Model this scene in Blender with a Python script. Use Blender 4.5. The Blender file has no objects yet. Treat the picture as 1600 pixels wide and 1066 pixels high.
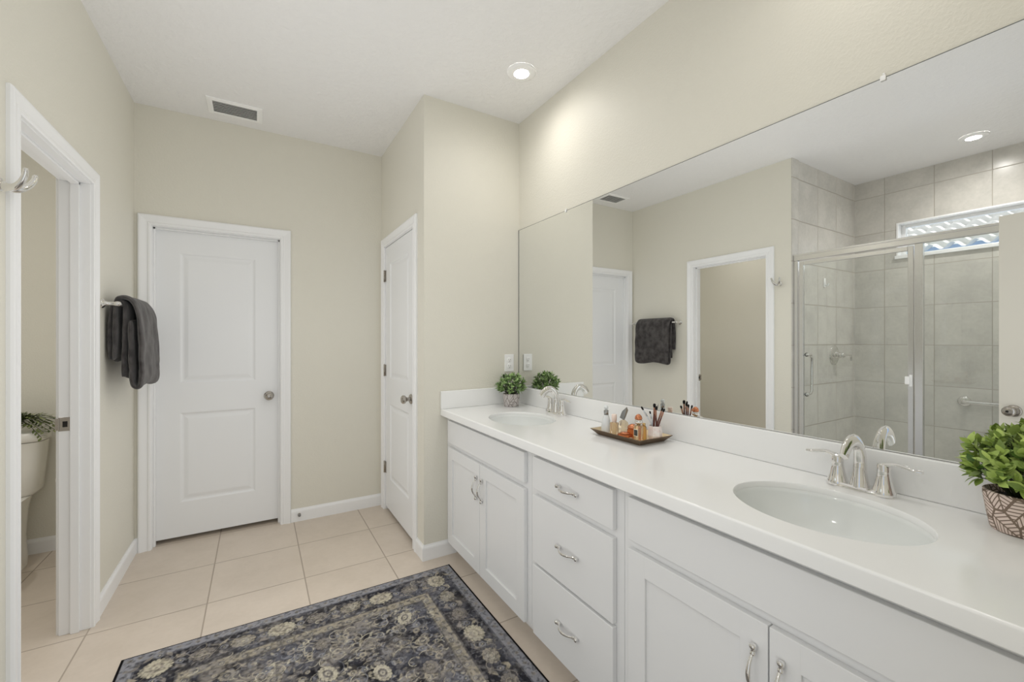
import bpy, bmesh, math, random
import numpy as np
from mathutils import Matrix, Vector, noise as mnoise
PI = math.pi
C = bpy.context.scene.collection
SC = bpy.context.scene

# ------------------------------------------------------------------ camera, world, exposure
cam_d = bpy.data.cameras.new('camera')
cam_d.sensor_width = 36.0
cam_d.lens = 660.27 / 1600 * 36
cam_d.shift_y = -2.0 / 1600
cam_d.clip_start = 0.02
cam = bpy.data.objects.new('camera', cam_d)
cam.location = (0, 0, 1.335)
cam.rotation_euler = (PI / 2, 0, -0.5418)
C.objects.link(cam)
SC.camera = cam

world = bpy.data.worlds.new('daylight')
SC.world = world
world.use_nodes = True
wb = world.node_tree.nodes['Background']
W_UP, W_DOWN = 1.1, 1.1      # sky, and lower half added as upward fill in place of next room's floor
wn_ = world.node_tree.nodes
wl_ = world.node_tree.links
g_ = wn_.new('ShaderNodeTexCoord')
sp_ = wn_.new('ShaderNodeSeparateXYZ')
mr_ = wn_.new('ShaderNodeMapRange')
mr_.inputs[1].default_value, mr_.inputs[2].default_value = -0.10, 0.10
mr_.inputs[3].default_value, mr_.inputs[4].default_value = W_DOWN, W_UP
wl_.new(g_.outputs['Generated'], sp_.inputs[0])
wl_.new(sp_.outputs[2], mr_.inputs[0])
wl_.new(mr_.outputs[0], wb.inputs[1])
wb.inputs[0].default_value = (0.92, 0.96, 1.0, 1)

sun_d = bpy.data.lights.new('sun', 'SUN')
sun_d.energy = 8.0
sun_d.angle = math.radians(1.0)
sun_d.color = (1.0, 0.95, 0.88)
sun = bpy.data.objects.new('sun', sun_d)
sun.rotation_euler = Vector((0.42, -0.25, -0.87)).to_track_quat('-Z', 'Y').to_euler()
C.objects.link(sun)

VS = SC.view_settings
VS.view_transform = 'Standard'
VS.look = 'None'
VS.gamma = 1.0
VS.use_curve_mapping = False
VS.exposure = 0.16
L_FAR, L_NEAR, L_SHOWER, L_TOILET = 170.0, 95.0, 470.0, 260.0     # emission of the recessed ceiling lights

cy = SC.cycles
cy.use_denoising = True
cy.max_bounces = 14
cy.diffuse_bounces = 8
cy.glossy_bounces = 8
cy.transparent_max_bounces = 12
cy.transmission_bounces = 8
cy.sample_clamp_indirect = 20.0
cy.caustics_reflective = True
# Cycles' own ambient term (the evenly filled look of the photograph)
cy.use_fast_gi = True
cy.fast_gi_method = 'ADD'
world.light_settings.ao_factor = 0.41
world.light_settings.distance = 1.5

# ------------------------------------------------------------------ room dimensions (metres)
XL, YB, ZC, XW, YE, XC = -0.662, 3.481, 2.819, 1.540, 2.4645, 0.8614
XM = 1.534                      # mirror face
WT = 0.106                      # wall thickness
TY0, TY1, TZ = 1.98, 2.68, 2.055    # opening to the toilet room
SY1, SY0, SX = 1.78, 0.12, -1.85    # shower
YTB, XTL = 3.80, -1.80              # toilet room back / far side


# ------------------------------------------------------------------ helpers
def srgb(r, g, b):
    f = lambda c: (c / 255 / 12.92) if c / 255 <= 0.04045 else ((c / 255 + 0.055) / 1.055) ** 2.4
    return (f(r), f(g), f(b), 1)


def wloc(o):
    v = Vector((0, 0, 0))
    while o is not None:
        v = v + o.location
        o = o.parent
    return v


class MB:
    """collects shapes (world coordinates) into one mesh"""

    def __init__(self, xf=None):
        self.bm = bmesh.new()
        self.xf = xf
        self.flat = set()

    def _add(self, bm2, smooth=True):
        me = bpy.data.meshes.new('tmp')
        for f in bm2.faces:
            f.smooth = smooth
        bm2.to_mesh(me)
        bm2.free()
        self.bm.from_mesh(me)
        bpy.data.meshes.remove(me)
        return self

    def box(self, x0, x1, y0, y1, z0, z1, bev=0.0, seg=2, taper=None, smooth=None):
        b = bmesh.new()
        vs = []
        for z in (z0, z1):
            for (x, y) in ((x0, y0), (x1, y0), (x1, y1), (x0, y1)):
                vs.append(b.verts.new((x, y, z)))
        for q in ((3, 2, 1, 0), (4, 5, 6, 7), (0, 1, 5, 4), (1, 2, 6, 5), (2, 3, 7, 6), (3, 0, 4, 7)):
            b.faces.new([vs[i] for i in q])
        if bev > 0:
            bmesh.ops.bevel(b, geom=list(b.edges), offset=bev, segments=seg, affect='EDGES', profile=0.5)
        bmesh.ops.recalc_face_normals(b, faces=list(b.faces))
        return self._add(b, smooth=False if smooth is None else smooth)

    def poly(self, verts, faces, smooth=False):
        b = bmesh.new()
        vs = [b.verts.new(v) for v in verts]
        for f in faces:
            try:
                b.faces.new([vs[i] for i in f])
            except ValueError:
                pass
        return self._add(b, smooth)

    def grid(self, fn, nu, nv, closeu=False, closev=False, smooth=True):
        b = bmesh.new()
        V = [[b.verts.new(fn(i, j)) for j in range(nv)] for i in range(nu)]
        for i in range(nu if closeu else nu - 1):
            for j in range(nv if closev else nv - 1):
                i2, j2 = (i + 1) % nu, (j + 1) % nv
                try:
                    b.faces.new((V[i][j], V[i2][j], V[i2][j2], V[i][j2]))
                except ValueError:
                    pass
        return self._add(b, smooth)

    def lathe(self, prof, c=(0, 0, 0), n=24, axis=(0, 0, 1), sx=1.0, sy=1.0, smooth=True, cap=True):
        a = Vector(axis).normalized()
        q = a.to_track_quat('Z', 'Y')
        if abs(a.z) > 0.999:
            q = Matrix.Identity(3).to_quaternion() if a.z > 0 else Matrix.Rotation(PI, 3, 'X').to_quaternion()
        c = Vector(c)
        b = bmesh.new()
        rings = []
        for (r, z) in prof:
            if r <= 1e-6:
                rings.append([b.verts.new(c + q @ Vector((0, 0, z)))])
            else:
                rings.append([b.verts.new(c + q @ Vector((r * sx * math.cos(2 * PI * k / n), r * sy * math.sin(2 * PI * k / n), z))) for k in range(n)])
        for A, B in zip(rings[:-1], rings[1:]):
            for k in range(n):
                k2 = (k + 1) % n
                if len(A) == 1 and len(B) == 1:
                    continue
                if len(A) == 1:
                    b.faces.new((A[0], B[k2], B[k]) if False else (A[0], B[k], B[k2]))
                elif len(B) == 1:
                    b.faces.new((A[k], A[k2], B[0]))
                else:
                    b.faces.new((A[k], A[k2], B[k2], B[k]))
        if cap:
            for R in (rings[0], rings[-1]):
                if len(R) > 2:
                    b.faces.new(R)
        bmesh.ops.recalc_face_normals(b, faces=list(b.faces))
        return self._add(b, smooth)

    def tube(self, pts, rad, n=12, caps=True, up=None, smooth=True):
        pts = [Vector(p) for p in pts]
        m = len(pts)
        if not isinstance(rad, (list, tuple)):
            rad = [rad] * m
        b = bmesh.new()
        rings = []
        prev = None
        for i, p in enumerate(pts):
            t = (pts[min(i + 1, m - 1)] - pts[max(i - 1, 0)]).normalized()
            if up is not None:
                s = t.cross(Vector(up))
                s = s.normalized() if s.length > 1e-4 else prev
            elif prev is None:
                s = t.orthogonal().normalized()
            else:
                s = (prev - t * prev.dot(t)).normalized()
            prev = s
            w = t.cross(s).normalized()
            r = rad[i]
            rx, ry = r if isinstance(r, (list, tuple)) else (r, r)
            rings.append([b.verts.new(p + s * (rx * math.cos(2 * PI * k / n)) + w * (ry * math.sin(2 * PI * k / n))) for k in range(n)])
        for A, B in zip(rings[:-1], rings[1:]):
            for k in range(n):
                k2 = (k + 1) % n
                b.faces.new((A[k], A[k2], B[k2], B[k]))
        if caps:
            b.faces.new(rings[0])
            b.faces.new(rings[-1])
        bmesh.ops.recalc_face_normals(b, faces=list(b.faces))
        return self._add(b, smooth)

    def sphere(self, c, r, n=16, sx=1, sy=1, sz=1):
        prof = [(r * math.sin(PI * k / (n // 2)), -r * sz * math.cos(PI * k / (n // 2))) for k in range(n // 2 + 1)]
        prof[0] = (0, -r * sz)
        prof[-1] = (0, r * sz)
        return self.lathe(prof, c, n, sx=sx, sy=sy)

    def build(self, name, m, parent=None, auto=None):
        if self.xf is not None:
            self.bm.transform(self.xf)
        if parent is not None:
            self.bm.transform(Matrix.Translation(-wloc(parent)))
        me = bpy.data.meshes.new(name)
        self.bm.to_mesh(me)
        self.bm.free()
        me.materials.append(m)
        o = bpy.data.objects.new(name, me)
        C.objects.link(o)
        o.parent = parent
        if auto:
            try:
                me.set_sharp_from_angle(angle=math.radians(auto))
            except Exception:
                pass
        return o


def thing(name, label, cat, loc=(0, 0, 0), group=None):
    o = bpy.data.objects.new(name, None)
    o.empty_display_size = 0.05
    o.location = loc
    C.objects.link(o)
    o['label'] = label
    o['category'] = cat
    if group:
        o['group'] = group
    return o


def tag(o, label, cat=None, group=None, kind=None):
    o['label'] = label
    if cat:
        o['category'] = cat
    if group:
        o['group'] = group
    if kind:
        o['kind'] = kind
    return o


def struct(o, label, cat):
    return tag(o, label, cat, kind='structure')


def copy_tree(o, parent=None):
    c = o.copy()
    C.objects.link(c)
    c.parent = parent
    for ch in list(o.children):
        copy_tree(ch, c)
    return c


def catmull(P, n=6):
    P = [Vector(p) for p in P]
    P = [P[0] * 2 - P[1]] + P + [P[-1] * 2 - P[-2]]
    out = []
    for i in range(1, len(P) - 2):
        for k in range(n):
            t = k / n
            a, b, c, d = P[i - 1], P[i], P[i + 1], P[i + 2]
            out.append(0.5 * ((2 * b) + (c - a) * t + (2 * a - 5 * b + 4 * c - d) * t * t + (3 * b - a - 3 * c + d) * t ** 3))
    out.append(P[-2])
    return out


def lerpl(vals, m):
    r = []
    for i in range(m):
        t = i / (m - 1) * (len(vals) - 1)
        k = min(int(t), len(vals) - 2)
        a, b = vals[k], vals[k + 1]
        if isinstance(a, (tuple, list)):
            r.append(tuple(x + (y - x) * (t - k) for x, y in zip(a, b)))
        else:
            r.append(a + (b - a) * (t - k))
    return r


# ------------------------------------------------------------------ materials
def mat(name, col, rough=0.5, metal=0.0, spec=0.5, **kw):
    m = bpy.data.materials.new(name)
    m.use_nodes = True
    b = m.node_tree.nodes['Principled BSDF']
    b.inputs['Base Color'].default_value = col if len(col) == 4 else (*col, 1)
    b.inputs['Roughness'].default_value = rough
    b.inputs['Metallic'].default_value = metal
    b.inputs['Specular IOR Level'].default_value = spec
    for k, v in kw.items():
        b.inputs[k.replace('_', ' ')].default_value = v
    return m


class NT:
    """tiny node-building helper"""

    def __init__(self, m):
        self.t = m.node_tree
        self.b = self.t.nodes['Principled BSDF']

    def n(self, typ, **kw):
        o = self.t.nodes.new(typ)
        for k, v in kw.items():
            if k.startswith('i_'):
                key = k[2:]
                key = int(key) if key.isdigit() else key.replace('_', ' ')
                if hasattr(v, 'is_output') or isinstance(v, bpy.types.NodeSocket):
                    self.t.links.new(v, o.inputs[key])
                else:
                    o.inputs[key].default_value = v
            else:
                setattr(o, k, v)
        return o

    def math(self, op, a, b=None, c=None):
        o = self.n('ShaderNodeMath', operation=op)
        for i, v in enumerate((a, b, c)):
            if v is None:
                continue
            if isinstance(v, bpy.types.NodeSocket):
                self.t.links.new(v, o.inputs[i])
            else:
                o.inputs[i].default_value = v
        return o.outputs[0]

    def mix(self, fac, a, b):
        o = self.n('ShaderNodeMix', data_type='RGBA')
        for s, v in ((o.inputs[0], fac), (o.inputs[6], a), (o.inputs[7], b)):
            if isinstance(v, bpy.types.NodeSocket):
                self.t.links.new(v, s)
            else:
                s.default_value = v
        return o.outputs[2]

    def link(self, a, b):
        self.t.links.new(a, b)

    def obj(self):
        return self.n('ShaderNodeTexCoord').outputs['Object']

    def bump(self, h, strength, dist):
        o = self.n('ShaderNodeBump', i_Strength=strength, i_Distance=dist)
        self.link(h, o.inputs['Height'])
        self.link(o.outputs[0], self.b.inputs['Normal'])


def textured_wall(name, col, scale, strength, dist, rough):
    m = mat(name, col, rough, spec=0.35)
    q = NT(m)
    co = q.obj()
    a = q.n('ShaderNodeTexNoise', i_Vector=co, i_Scale=scale, i_Detail=3.0, i_Roughness=0.55)
    r = q.n('ShaderNodeMapRange', i_Value=a.outputs[0])
    r.inputs[1].default_value = 0.42
    r.inputs[2].default_value = 0.62
    q.bump(r.outputs[0], strength, dist)
    return m


M_WALL = textured_wall('greige_wall_paint', (0.675, 0.655, 0.580), 105, 0.16, 0.003, 0.50)
M_CEIL = textured_wall('white_ceiling_paint', (0.775, 0.77, 0.765), 30, 0.26, 0.005, 0.42)
M_TRIM = mat('white_trim_paint', (0.80, 0.805, 0.81), 0.35)
M_DOOR = mat('white_door_paint', (0.765, 0.775, 0.785), 0.4)
M_CAB = mat('white_cabinet_paint', (0.715, 0.72, 0.725), 0.38)
M_TOP = mat('white_cultured_marble', (0.795, 0.80, 0.795), 0.16, spec=0.5)
M_BASIN = mat('white_basin_glaze', (0.72, 0.74, 0.73), 0.10)
M_CHROME = mat('polished_chrome', (0.86, 0.85, 0.84), 0.06, 1.0)
M_BRUSH = mat('bright_anodised_aluminium', (0.82, 0.82, 0.83), 0.22, 1.0)
M_NICKEL = mat('satin_nickel', (0.50, 0.47, 0.435), 0.26, 1.0)
M_MIRROR = mat('silvered_mirror', (0.885, 0.895, 0.89), 0.0, 1.0)
M_DARKEDGE = mat('mirror_edge', (0.12, 0.13, 0.12), 0.4)
M_PORC = mat('toilet_porcelain', (0.78, 0.76, 0.71), 0.12)
M_PLASTIC = mat('white_plastic', (0.84, 0.84, 0.83), 0.35)
M_DARK = mat('dark_void', (0.02, 0.018, 0.015), 0.9)
M_VENTIN = mat('vent_shadow_interior', (0.34, 0.34, 0.33), 0.8)
M_SOIL = mat('dark_soil', (0.02, 0.017, 0.012), 0.95)
M_PAPER = mat('toilet_paper', (0.85, 0.84, 0.82), 0.9)
M_RUBBER = mat('grey_rubber', (0.20, 0.20, 0.20), 0.7)


def lens_mat(strength):
    m = mat('lit_lens', (1, 1, 1), 0.4)
    b = m.node_tree.nodes['Principled BSDF']
    b.inputs['Emission Color'].default_value = (1.0, 0.965, 0.92, 1)
    # LED lens: light thrown mostly straight down, falling off towards the sides
    q = NT(m)
    ge = q.n('ShaderNodeNewGeometry')
    dt = q.n('ShaderNodeVectorMath', operation='DOT_PRODUCT')
    q.link(ge.outputs['Normal'], dt.inputs[0])
    q.link(ge.outputs['Incoming'], dt.inputs[1])
    f = q.math('POWER', q.math('MAXIMUM', dt.outputs['Value'], 0.0), 1.3)
    q.link(q.math('MULTIPLY', f, strength * 1.45), b.inputs['Emission Strength'])
    return m



def tile_mat(name, axes, org, size, gw, c1, c2, cg, rough, cloud=0.12):
    """square tiles laid in the plane of two object axes, grout lines from the tile grid itself"""
    m = mat(name, c1, rough)
    q = NT(m)
    co = q.obj()
    sep = q.n('ShaderNodeSeparateXYZ', i_Vector=co)
    masks, cells = [], []
    for ax, o, s in zip(axes, org, size):
        t = q.math('DIVIDE', q.math('SUBTRACT', sep.outputs[ax], o), s)
        fl = q.math('FLOOR', t)
        fr = q.math('SUBTRACT', t, fl)
        d = q.math('MULTIPLY', q.math('MINIMUM', fr, q.math('SUBTRACT', 1.0, fr)), s)
        masks.append(d)
        cells.append(fl)
    d = q.math('MINIMUM', masks[0], masks[1])
    g = q.n('ShaderNodeMapRange', i_Value=d)
    g.inputs[1].default_value = gw * 0.4
    g.inputs[2].default_value = gw * 0.7
    comb = q.n('ShaderNodeCombineXYZ', i_X=cells[0], i_Y=cells[1])
    wn = q.n('ShaderNodeTexWhiteNoise', i_Vector=comb.outputs[0])
    off = q.n('ShaderNodeVectorMath', operation='MULTIPLY_ADD')
    q.link(wn.outputs['Color'], off.inputs[0])
    off.inputs[1].default_value = (9, 9, 9)
    q.link(co, off.inputs[2])
    n1 = q.n('ShaderNodeTexNoise', i_Vector=off.outputs[0], i_Scale=5.0, i_Detail=6.0, i_Roughness=0.62)
    n2 = q.n('ShaderNodeTexNoise', i_Vector=off.outputs[0], i_Scale=45.0, i_Detail=3.0)
    f = q.math('ADD', q.math('MULTIPLY', n1.outputs[0], 0.75), q.math('MULTIPLY', n2.outputs[0], 0.25))
    f = q.math('ADD', f, q.math('MULTIPLY', q.math('SUBTRACT', wn.outputs[0], 0.5), cloud))
    fr = q.n('ShaderNodeMapRange', i_Value=f)
    fr.inputs[1].default_value = 0.36
    fr.inputs[2].default_value = 0.66
    col = q.mix(fr.outputs[0], c1, c2)
    col = q.mix(g.outputs[0], cg, col)
    q.link(col, q.b.inputs['Base Color'])
    rr = q.n('ShaderNodeMapRange', i_Value=g.outputs[0])
    rr.inputs[3].default_value = 0.9
    rr.inputs[4].default_value = rough
    q.link(rr.outputs[0], q.b.inputs['Roughness'])
    q.bump(g.outputs[0], 0.5, 0.0015)
    return m


M_FLOOR = tile_mat('beige_floor_tile', (0, 1), (-0.665, 0.398), (0.446, 0.4455), 0.0055,
                   (0.625, 0.548, 0.468, 1), (0.565, 0.492, 0.415, 1), (0.38, 0.325, 0.27, 1), 0.36)
TC1, TC2, TCG = (0.60, 0.58, 0.535, 1), (0.49, 0.475, 0.44, 1), (0.40, 0.375, 0.33, 1)
M_TILE_X = tile_mat('grey_tile_back', (1, 2), (0.230, 0.601), (0.3315, 0.344), 0.005, TC1, TC2, TCG, 0.25)
M_TILE_Y = tile_mat('grey_tile_side', (0, 2), (-0.770, 0.601), (0.344, 0.344), 0.008, TC1, TC2, TCG, 0.25)
M_CURB = mat('curb_stone', (0.6, 0.58, 0.54), 0.3)


def arch_glass(name, tint=(0.97, 0.985, 0.98, 1)):
    """clear sheet glass: straight-through transparency with a Fresnel reflection"""
    m = bpy.data.materials.new(name)
    m.use_nodes = True
    t = m.node_tree
    t.nodes.remove(t.nodes['Principled BSDF'])
    tr = t.nodes.new('ShaderNodeBsdfTransparent')
    tr.inputs[0].default_value = tint
    gl = t.nodes.new('ShaderNodeBsdfGlossy')
    gl.inputs['Roughness'].default_value = 0.0
    # Schlick reflectance, the same from both faces of the sheet
    ge = t.nodes.new('ShaderNodeNewGeometry')
    dt = t.nodes.new('ShaderNodeVectorMath')
    dt.operation = 'DOT_PRODUCT'
    t.links.new(ge.outputs['Normal'], dt.inputs[0])
    t.links.new(ge.outputs['Incoming'], dt.inputs[1])
    chain = dt.outputs['Value']
    for op, a in (('ABSOLUTE', None), ('SUBTRACT', 1.0), ('POWER', 5.0), ('MULTIPLY_ADD', None)):
        mm = t.nodes.new('ShaderNodeMath')
        mm.operation = op
        if op == 'SUBTRACT':
            mm.inputs[0].default_value = 1.0
            t.links.new(chain, mm.inputs[1])
        else:
            t.links.new(chain, mm.inputs[0])
            if op == 'POWER':
                mm.inputs[1].default_value = 5.0
            if op == 'MULTIPLY_ADD':
                mm.inputs[1].default_value = 0.96
                mm.inputs[2].default_value = 0.035
        chain = mm.outputs[0]
    fr = mm
    mx = t.nodes.new('ShaderNodeMixShader')
    t.links.new(fr.outputs[0], mx.inputs[0])
    t.links.new(tr.outputs[0], mx.inputs[1])
    t.links.new(gl.outputs[0], mx.inputs[2])
    t.links.new(mx.outputs[0], t.nodes['Material Output'].inputs[0])
    return m


M_GLASS = arch_glass('clear_sheet_glass')


def bottle_glass(name, col, rough=0.0, ior=1.3):
    m = mat(name, col, rough)
    b = m.node_tree.nodes['Principled BSDF']
    b.inputs['Transmission Weight'].default_value = 0.85
    b.inputs['IOR'].default_value = ior
    return m


M_FROST = bottle_glass('frosted_glass', (0.86, 0.89, 0.91), 0.25)
M_FROST.node_tree.nodes['Principled BSDF'].inputs['Transmission Weight'].default_value = 0.35
M_CLEAR = bottle_glass('clear_bottle_glass', (0.95, 0.94, 0.91), 0.02)
M_PEACH = bottle_glass('pale_peach_glass', (0.93, 0.80, 0.62), 0.06)
M_AMBER = bottle_glass('amber_perfume', (0.88, 0.60, 0.24), 0.03)
M_COPPERGLASS = bottle_glass('copper_red_glass', (0.72, 0.22, 0.07), 0.08)
M_COPPER = mat('copper_metal', (0.74, 0.30, 0.16), 0.25, 1.0)
M_SILVER = mat('grey_silver_metal', (0.42, 0.43, 0.44), 0.25, 1.0)
M_GOLD = mat('pale_gold_lining', (0.68, 0.56, 0.38), 0.35, 0.6)
M_BRONZE = mat('dark_bronze', (0.15, 0.095, 0.05), 0.38, 0.5)
M_LABEL = mat('dark_label', (0.05, 0.05, 0.05), 0.5)
M_LABELB = mat('label_border', (0.75, 0.68, 0.55), 0.4)
M_WOODH = mat('red_brown_lacquer', (0.10, 0.028, 0.018), 0.3)
M_FERR = mat('rose_gold_ferrule', (0.45, 0.24, 0.17), 0.3, 0.8)
M_BRIST = mat('black_bristles', (0.008, 0.007, 0.007), 0.9)
M_WHITEH = mat('pearl_white_handle', (0.62, 0.66, 0.70), 0.3, 0.3)


def marble():
    m = mat('pink_white_marble', (0.86, 0.80, 0.78), 0.25)
    q = NT(m)
    n = q.n('ShaderNodeTexNoise', i_Vector=q.obj(), i_Scale=38.0, i_Detail=5.0, i_Distortion=1.2)
    r = q.n('ShaderNodeMapRange', i_Value=n.outputs[0])
    r.inputs[1].default_value = 0.4
    r.inputs[2].default_value = 0.65
    q.link(q.mix(r.outputs[0], (0.88, 0.84, 0.82, 1), (0.80, 0.68, 0.65, 1)), q.b.inputs['Base Color'])
    return m


M_MARBLE = marble()


def pot_mat(name, light, line, r):
    """leaf-shaped cells, each filled with its own slanting rib lines, drawn round the pot"""
    m = mat(name, light, 0.7)
    q = NT(m)
    co = q.obj()
    sep = q.n('ShaderNodeSeparateXYZ', i_Vector=co)
    ang = q.math('MULTIPLY', q.math('ARCTAN2', q.math('MULTIPLY', sep.outputs[1], -1.0), q.math('MULTIPLY', sep.outputs[0], -1.0)), r)
    uv = q.n('ShaderNodeCombineXYZ', i_X=ang, i_Y=q.math('MULTIPLY', sep.outputs[2], 0.8))
    v = q.n('ShaderNodeTexVoronoi', voronoi_dimensions='2D', i_Vector=uv.outputs[0], i_Scale=26.0, i_Randomness=0.85)
    e = q.n('ShaderNodeTexVoronoi', voronoi_dimensions='2D', feature='DISTANCE_TO_EDGE', i_Vector=uv.outputs[0], i_Scale=26.0, i_Randomness=0.85)
    rgb = q.n('ShaderNodeSeparateColor', i_Color=v.outputs['Color'])
    th = q.math('MULTIPLY', rgb.outputs[0], 6.283)
    loc = q.n('ShaderNodeVectorMath', operation='SUBTRACT')
    sc = q.n('ShaderNodeVectorMath', operation='SCALE', i_0=uv.outputs[0], i_Scale=26.0)
    q.link(sc.outputs[0], loc.inputs[0])
    pos = q.n('ShaderNodeVectorMath', operation='SCALE', i_0=v.outputs['Position'], i_Scale=26.0)
    q.link(pos.outputs[0], loc.inputs[1])
    ls = q.n('ShaderNodeSeparateXYZ', i_Vector=loc.outputs[0])
    ct, st = q.math('COSINE', th), q.math('SINE', th)
    a = q.math('ADD', q.math('MULTIPLY', ls.outputs[0], ct), q.math('MULTIPLY', ls.outputs[1], st))
    b = q.math('SUBTRACT', q.math('MULTIPLY', ls.outputs[1], ct), q.math('MULTIPLY', ls.outputs[0], st))
    ba = q.math('ABSOLUTE', b)
    rib = q.math('SINE', q.math('MULTIPLY', q.math('ADD', a, q.math('MULTIPLY', ba, 0.8)), 30.0))
    ribm = q.math('GREATER_THAN', rib, 0.55)
    mid = q.math('LESS_THAN', ba, 0.035)
    edge = q.math('LESS_THAN', e.outputs['Distance'], 0.055)
    tot = q.math('MAXIMUM', q.math('MAXIMUM', ribm, mid), edge)
    q.link(q.mix(tot, light, line), q.b.inputs['Base Color'])
    q.bump(q.math('SUBTRACT', 1.0, tot), 0.5, 0.001)
    return m


M_POT_PINK = pot_mat('pink_white_leaf_pattern', (0.72, 0.60, 0.54, 1), (0.20, 0.145, 0.11, 1), 0.06)
M_POT_GREY = pot_mat('grey_white_leaf_pattern', (0.66, 0.62, 0.61, 1), (0.24, 0.215, 0.20, 1), 0.06)


def leaf_mat(name, dark, lite, tr=0.25):
    m = mat(name, dark, 0.38)
    q = NT(m)
    at = q.n('ShaderNodeAttribute', attribute_name='leaf_tone')
    q.link(q.mix(at.outputs['Fac'], dark, lite), q.b.inputs['Base Color'])
    q.b.inputs['Subsurface Weight'].default_value = 0.0
    return m


M_LEAF = leaf_mat('bright_green_leaves', (0.040, 0.10, 0.010, 1), (0.50, 0.64, 0.17, 1))
M_LEAF2 = leaf_mat('boxwood_green_leaves', (0.040, 0.095, 0.020, 1), (0.38, 0.54, 0.22, 1))
M_LEAF3 = leaf_mat('olive_green_leaves', (0.05, 0.075, 0.018, 1), (0.26, 0.30, 0.11, 1))
M_STEM = mat('dark_stem', (0.03, 0.04, 0.012), 0.6)


def terry(name, col, col2):
    m = mat(name, col, 0.95, spec=0.1)
    q = NT(m)
    co = q.obj()
    n = q.n('ShaderNodeTexNoise', i_Vector=co, i_Scale=22.0, i_Detail=4.0)
    n2 = q.n('ShaderNodeTexNoise', i_Vector=co, i_Scale=380.0, i_Detail=2.0)
    r = q.n('ShaderNodeMapRange', i_Value=n.outputs[0])
    r.inputs[1].default_value = 0.35
    r.inputs[2].default_value = 0.7
    q.link(q.mix(r.outputs[0], col, col2), q.b.inputs['Base Color'])
    q.bump(q.math('ADD', n2.outputs[0], q.math('MULTIPLY', n.outputs[0], 1.5)), 0.7, 0.003)
    q.b.inputs['Sheen Weight'].default_value = 0.35
    q.b.inputs['Sheen Roughness'].default_value = 0.4
    return m


M_TOWEL = terry('charcoal_terry', (0.040, 0.036, 0.036, 1), (0.095, 0.088, 0.086, 1))

# ------------------------------------------------------------------ structure
TRIMS = {}


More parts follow.
